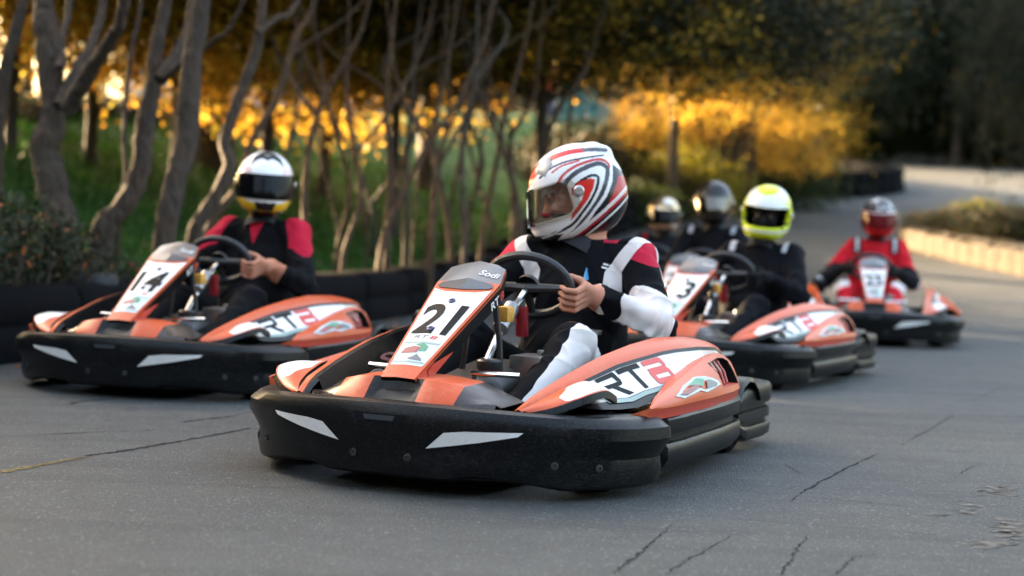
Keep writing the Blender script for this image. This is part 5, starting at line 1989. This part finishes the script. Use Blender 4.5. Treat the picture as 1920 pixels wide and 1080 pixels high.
def helmet_field(h=.0028):
    f = Field((-.21, -.17, -.19), (.23, .17, .21), h)
    f.ell((-.014, 0, .034), (.158, .128, .137), .0, None, .2)
    f.ell((.050, 0, -.062), (.120, .104, .088), .07, None, .2)
    f.ell((-.050, 0, -.035), (.118, .116, .105), .05, None, .2)
    return f


_HF = None


def helmet_meshes(h=.0028, spoiler=False, port=True, port_low=-.046, port_top=.058):
    """shell and visor of a full-face helmet, x forward"""
    f = helmet_field(h)
    X, Y, Z = f.full()
    if spoiler:
        f.cone((-.105, -.045, .128), (-.105, .045, .128), .020, .020, .03)
        f.cone((-.138, -.03, .106), (-.138, .03, .106), .018, .018, .03)
    D0 = f.D.copy()
    sm = lambda a, b, k: np.maximum(a, b) + np.maximum(k - np.abs(a - b), 0) ** 2 / k * .25
    cut = -(Z + .122 + (X - .09) * -.16 + 0 * Y) * .987          # below this plane is open
    d = sm(D0, cut.astype(np.float32), .012)
    d = np.maximum(d, -(D0 + .020))
    rear = .030
    bx = np.maximum(rear - X, np.maximum(Z - port_top, port_low - Z - .22 * np.clip(X - .03, 0, .1) * 0)) + 0 * Y
    r_ = .022
    qx, qz = np.maximum(rear + r_ - X, 0), np.maximum(np.abs(Z - (port_top + port_low) / 2) - ((port_top - port_low) / 2 - r_), 0)
    pb = np.sqrt(qx ** 2 + qz ** 2) - r_ + 0 * Y
    if port:
        d = sm(d, -pb.astype(np.float32), .004)
    f.D = d.astype(np.float32)
    V, Q = f.skin()
    V = relax(V, Q, 2, .4)
    # visor: a skin 5 mm outside the shell, over the port
    g = Field((-.21, -.17, -.19), (.23, .17, .21), h)
    r2 = .03
    t2, l2, re2 = port_top + .008, port_low - .008, .006
    qx, qz = np.maximum(re2 + r2 - X, 0), np.maximum(np.abs(Z - (t2 + l2) / 2) - ((t2 - l2) / 2 - r2), 0)
    pv = np.sqrt(qx ** 2 + qz ** 2) - r2 + 0 * Y
    g.D = np.maximum(np.maximum(np.abs(D0 - .0045) - .0032, pv), -.5).astype(np.float32)
    VV, QQ = g.skin()
    VV = relax(VV, QQ, 2, .4)
    return (V, Q), (VV, QQ), D0


def poly_in(P, poly):
    return inside(P, poly)


def stroke(P, pts):
    Q = [tuple(v[:2]) for v in catmull([(a, b, 0) for a, b in pts], 6)]
    return seg_dist(P, Q, False)


WHT, BLK, RED, GRY = (.78, .77, .76), (.012, .012, .014), (.52, .022, .022), (.11, .11, .12)


def paint_hero(V):
    s_, c = math.sin(math.radians(16)), math.cos(math.radians(16))
    X, Z = V[:, 0] * c + V[:, 2] * s_, -V[:, 0] * s_ + V[:, 2] * c
    P = np.column_stack([570 - X * 1.12 / .000403, 500 - Z * 1.12 / .000403])
    C = np.tile(np.array(WHT), (len(V), 1))
    def st(pts, w, col):
        C[stroke(P, pts) < w / 2] = col
    def pg(pts, col):
        C[poly_in(P, pts)] = col
    st([(120, 420), (180, 310), (240, 222), (350, 150), (500, 104), (640, 88)], 44, RED)
    st([(640, 88), (740, 86), (850, 92)], 36, GRY)
    st([(230, 330), (330, 245), (450, 195), (600, 166), (820, 140)], 15, BLK)
    st([(335, 285), (420, 230), (580, 185)], 18, (.55, .10, .10))
    st([(340, 520), (352, 450), (385, 370), (450, 292), (560, 228), (700, 186), (800, 182), (858, 225), (850, 270)], 26, (.50, .05, .05))
    st([(390, 520), (420, 440), (460, 365), (540, 296), (650, 244), (760, 216), (826, 245), (838, 300), (800, 420), (720, 570), (600, 720), (470, 850)], 42, (.05, .05, .06))
    st([(455, 520), (475, 440), (520, 360), (610, 310), (720, 262), (785, 268), (792, 330), (750, 450), (670, 580), (560, 720), (450, 840), (320, 872)], 30, WHT)
    st([(540, 400), (620, 348), (700, 322), (742, 345), (726, 430), (670, 540), (590, 650), (490, 765), (330, 840)], 26, BLK)
    pg([(490, 440), (560, 380), (660, 347), (712, 360), (690, 440), (640, 540), (560, 640), (480, 730), (495, 660), (590, 525), (600, 470), (495, 492)], (.62, .03, .02))
    pg([(478, 500), (600, 478), (590, 530), (490, 668)], WHT)
    st([(885, 270), (866, 380), (800, 512), (700, 645), (600, 765), (480, 862), (340, 945)], 38, WHT)
    pg([(900, 225), (1000, 285), (1060, 330), (1060, 430), (800, 640), (620, 785), (705, 650), (815, 520), (880, 380)], BLK)
    pg([(945, 335), (1060, 310), (1060, 425), (810, 620), (885, 480)], (.45, .015, .02))
    pg([(1070, 430), (800, 660), (600, 820), (400, 960), (330, 1100), (700, 1100), (1070, 700)], BLK)
    st([(1070, 402), (800, 628), (600, 790), (470, 882)], 20, (.74, .68, .66))
    st([(1070, 448), (800, 672), (580, 850), (380, 968), (260, 960)], 26, (.42, .012, .02))
    st([(1070, 500), (860, 684), (600, 890), (480, 960)], 18, WHT)
    pg([(520, 955), (590, 925), (400, 1060), (330, 1100), (240, 1010), (360, 1020)], WHT)
    pg([(90, 860), (300, 850), (420, 840), (330, 960), (200, 980)], (.03, .03, .035))
    st([(250, 870), (330, 845), (430, 775)], 16, WHT)
    return C


def paint_14(V):
    C = np.tile(np.array((.80, .79, .78)), (len(V), 1))
    x, y, z = V.T
    a = np.arctan2(np.abs(y), x)
    C[(z < -.082 + .03 * np.clip(a, 0, 1)) & (x > -.02)] = (.70, .46, .02)
    C[(z < -.108) & (x > 0) & (np.sin(y * 120) > .2)] = (.05, .22, .24)
    C[(x > .05) & (np.abs(y) < .05 - .4 * (-.07 - z)) & (z < -.066) & (z > -.105)] = BLK
    C[(a > 1.5) & (z < .0) & (z > -.10)] = (.55, .40, .55)
    C[(np.abs(y) > .07) & (z > .06) & (z < .10) & (x > .02)] = (.72, .55, .56)
    return C


def paint_3(V):
    x, y, z = V.T
    C = np.tile(np.array((.60, .70, .012)), (len(V), 1))
    q = np.sqrt(((x - .035) / .105) ** 2 + (y / .088) ** 2)
    top = z > .07
    C[top & (q < 1.18) & (q > .66)] = (.74, .76, .72)
    C[(z > .06) & (z < .075) & (x > .04)] = (.74, .76, .72)
    C[(z < -.062) & (z > -.075)] = (.74, .75, .70)
    C[(z < -.112)] = (.76, .76, .73)
    C[np.hypot(x + .01, z - .075) < .020] = BLK
    C[(np.abs(y) > .10) & (np.abs(z + .02 + .3 * x) < .006)] = (.05, .06, .04)
    return C


def paint_25(V):
    x, y, z = V.T
    C = np.tile(np.array((.46, .012, .014)), (len(V), 1))
    n = np.sin(55 * x + 3 * np.sin(40 * y)) * np.sin(48 * y + 2 * np.sin(60 * z))
    t = z > .075
    C[t] = (.03, .03, .033)
    C[t & (n > .25)] = (.55, .56, .57)
    C[t & (np.abs(y) > .085)] = (.03, .03, .03)
    C[(np.abs(z - .066) < .006)] = (.70, .68, .67)
    return C


def paint_y(V):
    x, y, z = V.T
    C = np.tile(np.array((.62, .46, .26)), (len(V), 1))
    n = np.sin(30 * x + 2 * np.sin(28 * z)) * np.sin(26 * y + 9 * z)
    C[n > .35] = (.80, .76, .70)
    C[(n < -.5) & (z > .03)] = (.10, .07, .04)
    return C


def paint_x(V):
    C = np.tile(np.array((.012, .012, .013)), (len(V), 1))
    return C


HM = mat_vcol('helmet_paint', .25, .25)
HM.node_tree.nodes['Principled BSDF'].inputs['Specular IOR Level'].default_value = .25
HMG = mat_vcol('helmet_gold', .22, .5)
HMG.node_tree.nodes['Principled BSDF'].inputs['Metallic'].default_value = .85
CLEARV, cnt_, cb_ = new_mat('clear_visor')
_tr = N(cnt_, 'ShaderNodeBsdfTransparent'); _tr.inputs[0].default_value = (.92, .90, .86, 1)
_gl = N(cnt_, 'ShaderNodeBsdfGlossy'); _gl.inputs['Roughness'].default_value = .06
_df = N(cnt_, 'ShaderNodeBsdfDiffuse'); _df.inputs[0].default_value = (.55, .50, .44, 1)
_fr = N(cnt_, 'ShaderNodeFresnel', i_IOR=1.22)
_m1 = N(cnt_, 'ShaderNodeMixShader'); _m2 = N(cnt_, 'ShaderNodeMixShader')
_nz = noise(cnt_, coords(cnt_, 'Object', (1, 1, 1)), 38, 6, .7)
_rp = ramp(cnt_, _nz, [(.45, (.01, .01, .01)), (.75, (.16, .16, .16))])
cnt_.links.new(_rp.outputs[0], _m1.inputs[0]); cnt_.links.new(_tr.outputs[0], _m1.inputs[1]); cnt_.links.new(_df.outputs[0], _m1.inputs[2])
cnt_.links.new(_fr.outputs[0], _m2.inputs[0]); cnt_.links.new(_m1.outputs[0], _m2.inputs[1]); cnt_.links.new(_gl.outputs[0], _m2.inputs[2])
cnt_.links.new(_m2.outputs[0], cnt_.nodes['Material Output'].inputs[0])
DARKV = plain('dark_visor', (.003, .003, .004), .06, spec=.12)
MIRRV = plain('mirror_visor', (.10, .09, .08), .10, 1)
BROWNV = plain('smoked_visor', (.10, .006, .008), .1, spec=.12)
LINER = plain('helmet_liner', (.010, .010, .011), .9)

HS = 1.12


def make_helmet(person, head, HR, paint, visor, mat=HM, h=.0032, spoiler=False, vents=(), visor_open=False, hz=.95):
    (V, Q), (VV, QQ), D0 = helmet_meshes(h, spoiler)
    C = paint(V)
    # inside and edges of the shell are dark lining
    ql = np.sqrt(((V[:, 0] + .014) / .148) ** 2 + (V[:, 1] / .117) ** 2 + ((V[:, 2] - .034) / .127) ** 2)
    q2 = np.sqrt(((V[:, 0] - .05) / .110) ** 2 + (V[:, 1] / .094) ** 2 + ((V[:, 2] + .062) / .078) ** 2)
    q3 = np.sqrt(((V[:, 0] + .05) / .108) ** 2 + (V[:, 1] / .106) ** 2 + ((V[:, 2] + .035) / .095) ** 2)
    C[(ql < 1) | (q2 < 1) | (q3 < 1)] = (.010, .010, .011)
    me = mesh_np('helmet', V, Q, [mat])
    add_paint(me, C)
    o = obj('helmet', me, person)
    M = np.eye(4); M[:3, :3] = HR @ np.diag([HS, HS, HS * hz]); M[:3, 3] = head
    o.matrix_local = Matrix(M.tolist())
    if visor is not None:
        vo = obj('visor', mesh_np('visor', VV, QQ, [visor]), o)
        if visor_open:
            vo.rotation_euler = (0, visor_open, 0)
    for sg in (1, -1):
        mb = MB(); mb.lathe([(.017, 0), (.018, .004), (.014, .008), (.006, .009), (.005, .006), (0, .006)], (.0, .131 * sg if True else 0, .016), (0, sg, 0), 18)
        mb.obj('visor_pivot', [plain('pivot_metal', (.55, .54, .53), .3, .8)], o)
    for pts, zt, mm in vents:
        mb = MB()
        n_ = len(pts)
        top, bot = [], []
        for (xx, yy) in pts:
            zz = .034 + .137 * math.sqrt(max(.02, 1 - ((xx + .014) / .158) ** 2 - (yy / .128) ** 2))
            top.append((xx, yy, zz + zt)); bot.append((xx, yy, zz - .01))
        cxy = np.mean(np.array(top), 0)
        top2 = [tuple(np.array(p) * .8 + cxy * .2 + v3(0, 0, .004)) for p in top]
        mb.loft([bot, top, top2], cap=True)
        mb.obj('vent', [mm], o, ang=40)
    return o


def make_eyes(person, head, HR):
    for sg in (1, -1):
        c = head + HR @ (v3(.080, .033 * sg, .008) * 1.08)
        mb = MB(); mb.lathe([(0, -.011), (.006, -.0095), (.0105, -.004), (.0105, .004), (.006, .0095), (0, .011)], tuple(c), tuple(HR @ v3(1, 0, 0)), 14)
        mb.obj('eye', [plain('eye_dark', (.10, .08, .07), .2)], person)
        mb = MB()
        p = [head + HR @ (v3(.097 - .02 * q * q, (.016 + .036 * q) * sg, .030 + .006 * q - .006 * q * q) * 1.08) for q in (0, .5, 1)]
        mb.tube(p, [.004, .005, .003], 6)
        mb.obj('eyebrow', [plain('brow_hair', (.05, .03, .02), .8)], person)


def shoe_mesh():
    f = Field((-.10, -.08, -.06), (.12, .08, .30), .006)
    f.cone((-.01, 0, .03), (.0, 0, .06), .045, .046, .03)
    f.cone((0, 0, .05), (.03, 0, .20), .044, .040, .03)
    f.cone((.03, 0, .20), (.035, 0, .235), .040, .034, .02)
    f.cone((-.02, 0, .05), (-.09, 0, .05), .046, .050, .03)
    V, Q = f.skin()
    V[:, 0] = np.minimum(V[:, 0], .038 + .1 * (V[:, 2] - .1) * 0 + .02 * (V[:, 2] > .15))
    V = relax(V, Q, 2, .4)
    return mesh_np('shoe', V, Q, [SHOE])


SHOEM = shoe_mesh()


def sole_mesh():
    mb = MB()
    pts = [(-.03, -.01), (-.042, .03), (-.034, .10), (-.046, .18), (-.036, .235), (0, .255), (.036, .235), (.046, .18), (.034, .10), (.042, .03), (.03, -.01), (0, -.02)]
    mb.loft([[(.034 + .02 * np.clip((z - .1) / .1, 0, 1), y, z) for y, z in pts], [(.052 + .02 * np.clip((z - .1) / .1, 0, 1), y, z) for y, z in pts]])
    for k in range(7):
        z = .015 + k * .03
        mb.box((.055 + .02 * np.clip((z - .1) / .1, 0, 1), 0, z), (.003, .030, .006))
    return mb.mesh('sole', [RUBBER], bevel=0, ang=40)


SOLEM = sole_mesh()


def make_person(key, label, head_px, head_x, yaw_world, pitch, roll, res, suit_mat, zone_fn, paint, visor, J=None, gloves=None, hmat=HM, hres=.0034, spoiler=False, vents=(), face=False, visor_open=False, hz=.95):
    X, Y, a = POSES[key]
    Pn = empty('person', (X, Y, float(rise(Y))), math.radians(a))
    tag(Pn, label, 'person', 'kart drivers')
    head = to_kart(key, head_px[0], head_px[1], head_x)
    HR = rotz(math.radians(yaw_world - a)) @ roty(math.radians(pitch)) @ rotx(math.radians(roll))
    c = head[1] * .75
    D = dict(shL=v3(head_x - .02, c + .182, head[2] - .235), shR=v3(head_x - .0, c - .182, head[2] - .235), elL=v3(-.24, .365, .47), elR=v3(-.24, -.36, .47),
             gripL=math.radians(-14), gripR=math.radians(-8), kneeL=v3(.03, .20, .395), kneeR=v3(.03, -.20, .395), ankL=v3(.52, .185, .17), ankR=v3(.52, -.185, .17))
    D.update(J or {})
    me, V, sk, info, ex = build_body(head, HR, D, res)
    me.materials.clear()
    me.materials.append(suit_mat)
    add_attr(me, 'skin', sk)
    for n, vals in zone_fn(V, info, ex, head).items():
        add_attr(me, n, vals)
    obj('body', me, Pn)
    mb = MB()
    nb_, hb_ = ex['nb'], ex['hb']
    dr = (hb_ - nb_) / np.linalg.norm(hb_ - nb_)
    n0 = nb_ - v3(0, 0, .012)
    mb.lathe([(.100, -.022), (.092, .008), (.080, .030), (.076, .036), (.070, .034), (.072, .0)], tuple(n0), tuple(dr), 28)
    mb.obj('collar', [plain('collar_' + key, {'25': (.06, .01, .012)}.get(key, (.010, .011, .014)), .8, bmp=.3)], Pn)
    make_helmet(Pn, head, HR, paint, visor, hmat, hres, spoiler, vents, visor_open, hz)
    if face:
        make_eyes(Pn, head, HR)
    for sg, n in ((1, 'L'), (-1, 'R')):
        an = D['ank' + n]
        s_ = obj('shoe', SHOEM, Pn)
        s_.location = (an[0] + .055, an[1], an[2] - .09)
        s_.rotation_euler = (0, math.radians(14), math.radians(6 * sg))
        obj('sole', SOLEM, s_)
    return Pn, head, HR, D, info, ex


def zone_hero(V, info, ex, head):
    x, y, z = V.T
    w = np.full(len(V), -1.0)
    for n, sg in (('L', 1), ('R', -1)):
        sh, el, wr, G, cuff = info[n]
        t, d, q = axis_t(V, el, wr)
        near = np.where(d < .115, 1, -1) * 1.0
        w = np.maximum(w, np.minimum(np.minimum(t + .16, .62 - t + .05 * np.sin(q[:, 2] * 60)), near))
        # stripe from collar down the front of the shoulder
        s_ = sg * (y - ex['mid'][1])
        cb = .160 + .62 * np.clip(z - .645, 0, .14) + .25 * np.clip(.56 - z, 0, .2)
        band = .030 - np.abs(s_ - cb)
        w = np.maximum(w, np.minimum(np.minimum(band, z - .50), np.where(x > ex['mid'][0] - .10, .05, -.05)))
        # stripe down the back of the sleeve
        t2, d2, q2 = axis_t(V, sh, el)
        w = np.maximum(w, np.minimum(np.minimum(t2 + .1, .95 - t2), np.minimum(np.where(d2 < .11, .05, -.05), -q2[:, 0] * 1.0 + sg * q2[:, 1] * .6 - .062)))
    # panel over the left knee and shin, and the right one
    for sg in (1, -1):
        kn = v3(.03, .20 * sg, .395); an = v3(.52, .185 * sg, .17); hp = v3(-.36, .10 * sg, .17)
        t, d, q = axis_t(V, kn, an)
        a = np.minimum(np.minimum(t + .06, .9 - t), np.minimum(sg * q[:, 1] * 1.0 + .25 * q[:, 2] - .040, np.where(d < .1, 1, -1)))
        t, d, q = axis_t(V, hp, kn)
        b = np.minimum(np.minimum(t - .62, 1.1 - t), np.minimum(sg * q[:, 1] + .1 * q[:, 2] - .040, np.where(d < .13, 1, -1)))
        w = np.maximum(w, np.maximum(a, b))
    r = np.full(len(V), -1.0)
    for n, sg in (('L', 1), ('R', -1)):
        sh, el, wr, G, cuff = info[n]
        s_ = sg * (y - ex['mid'][1])
        top = z - (ex['mid'][2] - .005 - .30 * np.clip(s_ - .24, -.1, .2))
        r = np.maximum(r, np.minimum(top, np.minimum(s_ - .19 - .62 * np.clip(z - .645, 0, .14), .34 - s_)))
        r = np.maximum(r, np.minimum(np.minimum(z - ex['mid'][2] - .055, .155 - s_), np.minimum(s_ - .095, .08)))
    return {'white': w, 'red': r}


def zone_14(V, info, ex, head):
    x, y, z = V.T
    r = np.full(len(V), -1.0)
    for n, sg in (('L', 1), ('R', -1)):
        sh, el, wr, G, cuff = info[n]
        s_ = sg * (y - ex['mid'][1])
        t, d, q = axis_t(V, sh, el)
        r = np.maximum(r, np.minimum(np.minimum(s_ - .175 - .45 * np.clip(ex['mid'][2] - z, -.1, .05), z - ex['mid'][2] + .035 + .3 * (x - sh[0]) + .5 * np.clip(s_ - .23, 0, .1)), .2 - t * .3))
    nk = np.hypot(x - ex['nb'][0] - .03, y - ex['nb'][1])
    col = np.full(len(V), -1.0)
    col = np.maximum(col, np.minimum(np.minimum(z - (ex['nb'][2] - .10), (z - (ex['nb'][2] - .11)) * .35 - np.abs(y - ex['nb'][1])), x - ex['mid'][0]))
    arm = np.full(len(V), -1.0)
    for n in 'LR':
        sh, el, wr, G, cuff = info[n]
        t, d, q = axis_t(V, el, wr)
        arm = np.maximum(arm, np.minimum(t - .62, .09 - d))
    return {'red': np.maximum(r, col), 'bare': arm}


def zone_plain(V, info, ex, head):
    x, y, z = V.T
    w = np.full(len(V), -1.0)
    for n, sg in (('L', 1), ('R', -1)):
        s_ = sg * (y - ex['mid'][1])
        w = np.maximum(w, np.minimum(.016 - np.abs(s_ - .16), np.minimum(z - ex['mid'][2] - .02, .05)))
    return {'white': w}


def zone_25(V, info, ex, head):
    x, y, z = V.T
    bl = np.full(len(V), -1.0); w = np.full(len(V), -1.0)
    for n, sg in (('L', 1), ('R', -1)):
        sh, el, wr, G, cuff = info[n]
        t, d, q = axis_t(V, el, wr)
        bl = np.maximum(bl, np.minimum(t + .12, np.where(d < .11, 1, -1)))
        w = np.maximum(w, np.minimum(.06 - np.abs(t + .14), np.where(d < .11, 1, -1)))
        s_ = sg * (y - ex['mid'][1])
        bl = np.maximum(bl, np.minimum(.036 - np.abs(s_ - .155), z - ex['mid'][2] + .05))
        w = np.maximum(w, np.minimum(.013 - np.abs(s_ - .155), z - ex['mid'][2] + .04))
    for sg in (1, -1):
        kn = v3(.03, .20 * sg, .395)
        d = np.linalg.norm(V - kn, axis=1)
        w = np.maximum(w, np.minimum(.10 - d, sg * (y - .19 * sg) + .02))
    return {'black': bl, 'white': w}


NAVY = (.004, .0045, .006)
S21 = mat_zones('race_suit_black_white_red', NAVY, [('red', (.50, .02, .05)), ('white', (.70, .645, .62)), ('skin', (.50, .235, .155))])
S14 = mat_zones('race_suit_black_red', (.004, .004, .005), [('red', (.44, .012, .035)), ('bare', (.42, .17, .10)), ('skin', (.47, .21, .135))])
S3 = mat_zones('race_suit_black', (.004, .0045, .007), [('white', (.55, .55, .58)), ('skin', (.012, .012, .013))])
S25 = mat_zones('race_suit_red', (.50, .012, .022), [('black', (.012, .012, .014)), ('white', (.68, .66, .66)), ('skin', (.02, .02, .02))])
SX = mat_zones('race_suit_dark', (.005, .0055, .007), [('white', (.45, .45, .48)), ('skin', (.012, .012, .013))])
SY = mat_zones('race_suit_dark_red', (.012, .012, .014), [('white', (.42, .012, .02)), ('skin', (.03, .02, .02))])

H21 = to_kart('21', 1076, 362, -.40)
P21 = make_person('21', 'driver in red, white and black helmet and black suit with white sleeves, looking sideways', (1077, 368), -.40, 186, 20, 0, .0052, S21, zone_hero, paint_hero, CLEARV,
                  J=dict(shL=v3(-.42, .255, .695), shR=v3(-.40, -.17, .695), elL=v3(-.26, .405, .468)), hres=.0024, spoiler=True, face=True, visor_open=.0, hz=1.0,
                  vents=[([(.075, .035), (.105, .05), (.085, .085), (.05, .085), (.045, .06)], .006, plain('clear_vent', (.38, .36, .34), .2)), ([(.075, -.035), (.105, -.05), (.085, -.085), (.05, -.085), (.045, -.06)], .006, plain('clear_vent', (.38, .36, .34), .2))])
make_person('14', 'driver in white helmet with black visor and black suit with red shoulders', (497, 350), -.42, 281, 4, -2, .0066, S14, zone_14, paint_14, DARKV,
            vents=[([(.10, .0), (.085, .022), (.088, .075), (.068, .058), (.05, .03), (.04, 0), (.05, -.03), (.068, -.058), (.088, -.075), (.085, -.022)], .010, plain('vent_black', (.012, .013, .015), .3))])
P3 = make_person('3', 'driver in neon yellow and white helmet and all black suit', (1437, 404), -.40, 252, 8, -6, .0085, S3, zone_plain, paint_3, None, hres=.003, face=True)
make_person('25', 'driver in red and black helmet and red suit with black forearms', (1648, 412), -.40, 264, 8, 0, .0095, S25, zone_25, paint_25, BROWNV)
make_person('x', 'driver in glossy black helmet with mirrored visor, behind the yellow helmet', (1337, 384), -.42, 262, 4, 0, .0105, SX, zone_plain, paint_x, MIRRV, hres=.004)
make_person('y', 'driver in gold helmet and dark suit, farthest back of the group', (1245, 405), -.42, 268, 6, 0, .0105, SY, zone_plain, paint_y, DARKV, hmat=HMG, hres=.004)


# ------------------------------------------------------------------ lettering and tags sewn on the nearest driver's suit
from mathutils.bvhtree import BVHTree
_P = P21[0]
_body = [c for c in _P.children if c.name.startswith('body')][0]
_bv = BVHTree.FromPolygons([v.co[:] for v in _body.data.vertices], [tuple(p.vertices) for p in _body.data.polygons])
_X, _Y, _a = POSES['21']
_c, _s = math.cos(math.radians(_a)), math.sin(math.radians(_a))


def on_suit(u, v, off=.002):
    o = Vector((0, 0, CAM_H)); d = (pix(u, v, 1) - o).normalized()
    ok = Vector((_c * (-_X) + _s * (-_Y), _s * _X - _c * _Y, CAM_H)); dk = Vector((_c * d.x + _s * d.y, -_s * d.x + _c * d.y, d.z))
    h = _bv.ray_cast(ok, dk)
    if h[0] is None: return None
    return h[0] - dk * off


def sew(name, V2, F2, fn, mat):
    P = [on_suit(*fn(*v)) for v in V2]
    F3 = [f for f in F2 if all(P[i] is not None for i in f)]
    P = [p if p is not None else Vector() for p in P]
    if F3: obj(name, mesh_from(name, P, F3, mat, smooth=False), _P)


V2, F2, _ = text_polys('MATTHEW BENNETT', .01, 0)
sew('name_lettering', V2, F2, lambda a, b: (1082 + a * 46, 622 - b * 8 + a * 6), WHITE)
sew('blue_tag', [(0, 0), (1, .15), (.75, 1), (.6, 1)], [(0, 1, 2, 3)], lambda a, b: (1092 + a * 12, 528 - b * 26), BLUEP)
for k, (x0, y0, x1) in enumerate([(1131, 493, 1141), (1143, 496, 1149), (1128, 499, 1139), (1141, 503, 1155)]):
    sew('chest_logo', [(0, 0), (1, 0), (1, 1), (0, 1)], [(0, 1, 2, 3)], lambda a, b: (x0 + (x1 - x0) * a, y0 + 3.5 - b * 3.5 + a * (x1 - x0) * .25), WHITE)
sew('zip_pull', [(0, 0), (1, 0), (1, 1), (0, 1)], [(0, 1, 2, 3)], lambda a, b: (1056 + a * 4, 530 - b * 9 + a), CHROME)


# ------------------------------------------------------------------ far things seen between the stems
def box_at(mb, c, h, m=0):
    mb.box(c, h, m)


PW = plain('pale_render', (.52, .55, .60), .8, nscale=2, var=.15)
hp = pix(470, 215, 46)
hz = tz(hp.x, hp.y)
H = empty('house', (hp.x, hp.y, hz), .2)
tag(H, 'pale low house beyond the bank, seen between the trunks', 'house')
mb = MB(); mb.box((0, 0, 1.2), (3.6, 2.4, 1.35)); mb.obj('wall', [PW], H, smooth=False)
mb = MB(); mb.add([(-3.9, -2.7, 2.5), (3.9, -2.7, 2.5), (3.9, 2.7, 2.5), (-3.9, 2.7, 2.5), (-3.9, 0, 3.7), (3.9, 0, 3.7)], [(0, 1, 5, 4), (2, 3, 4, 5), (0, 4, 3), (1, 2, 5), (0, 3, 2, 1)])
mb.obj('roof', [plain('roof_slate', (.09, .085, .085), .8, nscale=5)], H, smooth=False)
for q in (-2.3, 0, 2.3):
    mb = MB(); mb.box((q, -2.43, 1.4), (.5, .05, .5)); w_ = mb.obj('window', [plain('window_frame', (.6, .6, .6), .5)], H, smooth=False)
    for k in (-1, 1):
        mb = MB(); mb.box((q + .24 * k, -2.49, 1.4), (.2, .02, .43)); mb.obj('pane', [plain('window_glass', (.03, .035, .04), .1)], w_, smooth=False)

# teal mesh fence with posts
TEAL = plain('teal_sheet', (.035, .16, .155), .6, nscale=4)
a, b = pix(1040, 300, 40), pix(1250, 300, 43)
Fz = tz(a.x, a.y)
FE = empty('fence', (a.x, a.y, Fz))
tag(FE, 'teal sheeted fence beyond the thicket', 'fence')
dv = b - a; dv.z = 0
for k in range(8):
    p0, p1 = dv * (k / 8), dv * ((k + .94) / 8)
    n_ = Vector((-dv.y, dv.x, 0)).normalized() * .02
    mb = MB(); mb.loft([[p0 + n_, p0 - n_, p0 - n_ + Vector((0, 0, 2.1)), p0 + n_ + Vector((0, 0, 2.1))], [p1 + n_, p1 - n_, p1 - n_ + Vector((0, 0, 2.1)), p1 + n_ + Vector((0, 0, 2.1))]])
    mb.obj('panel', [TEAL], FE, smooth=False)
    mb = MB(); mb.tube([p0 - Vector((0, .03, .2)), p0 + Vector((0, -.03, 2.25))], .04, 8); mb.obj('post', [plain('post_grey', (.3, .31, .31), .6)], FE)


def far_person(u, v, d, shirt, legs, label):
    p = pix(u, v, d)
    z0 = tz(p.x, p.y)
    f = Field((-.35, -.3, -.02), (.35, .3, 1.85), .02)
    for s_ in (1, -1):
        f.cone((0, .10 * s_, .88), (.03 * s_, .11 * s_, .48), .095, .07, .03)
        f.cone((.03 * s_, .11 * s_, .48), (0.02, .11 * s_, .08), .068, .05, .03)
        f.cone((0, .11 * s_, .05), (.14, .12 * s_, .04), .05, .04, .02)
        f.cone((0, .19 * s_, 1.40), (.02, .27 * s_, 1.14), .062, .05, .03)
        f.cone((.02, .27 * s_, 1.14), (.14, .24 * s_, .92), .046, .036, .02)
        f.cone((.14, .24 * s_, .92), (.19, .23 * s_, .84), .036, .025, .01)
        f.cone((0, .08 * s_, .92), (0, .10 * s_, 1.32), .12, .13, .05)
    f.cone((0, 0, 1.42), (.01, 0, 1.54), .06, .05, .03)
    f.ell((.02, 0, 1.65), (.10, .078, .125), .02)
    f.cone((.11, 0, 1.66), (.13, 0, 1.63), .012, .015, .01)
    V, Q = f.skin()
    me = mesh_np('body', V, Q, [plain('cloth_' + label[:6], shirt, .8), plain('legs_' + label[:6], legs, .8), SKIN])
    c = V[Q].mean(1)
    mi = np.where(c[:, 2] < .92, 1, 0); mi[(c[:, 2] > 1.47) | ((np.abs(c[:, 1]) > .17) & (c[:, 2] < 1.0) & (c[:, 2] > .7))] = 2
    me.polygons.foreach_set('material_index', mi.astype(np.int32))
    P = empty('person', (p.x, p.y, z0), -1.7)
    tag(P, label, 'person')
    obj('body', me, P)
    mb = MB(); mb.lathe([(.0, .135), (.06, .12), (.09, .07), (.095, .0), (.085, -.02)], (.0, 0, 1.66), (0, 0, 1), 14)
    mb.obj('hair', [plain('dark_hair', (.03, .02, .015), .7)], P)


far_person(668, 250, 30, (.62, .10, .05), (.04, .06, .14), 'standing figure in orange top and blue trousers beyond the thicket')
far_person(1024, 260, 36, (.55, .32, .36), (.05, .06, .09), 'standing figure in pale pink top by the teal fence')

# fallen leaves by the left barrier
r_ = np.random.default_rng(5)
n_ = 240
P = []
for k in range(n_):
    s0 = r_.uniform(3, 16)
    x, y, a = along(s0)
    off = abs(r_.normal(0, .22)) + .22
    q = (x + off * math.sin(a), y - off * math.cos(a))
    P.append((q[0], q[1], float(rise(q[1])) + .012))
o = obj('fallen_leaves', leaf_mesh('fallen_leaves', np.array(P), .045, plain('dead_leaf', (.22, .09, .03), .8), .0, .5, 6))
tag(o, 'brown fallen leaves lying along the foot of the left barrier', 'leaves', kind='stuff')
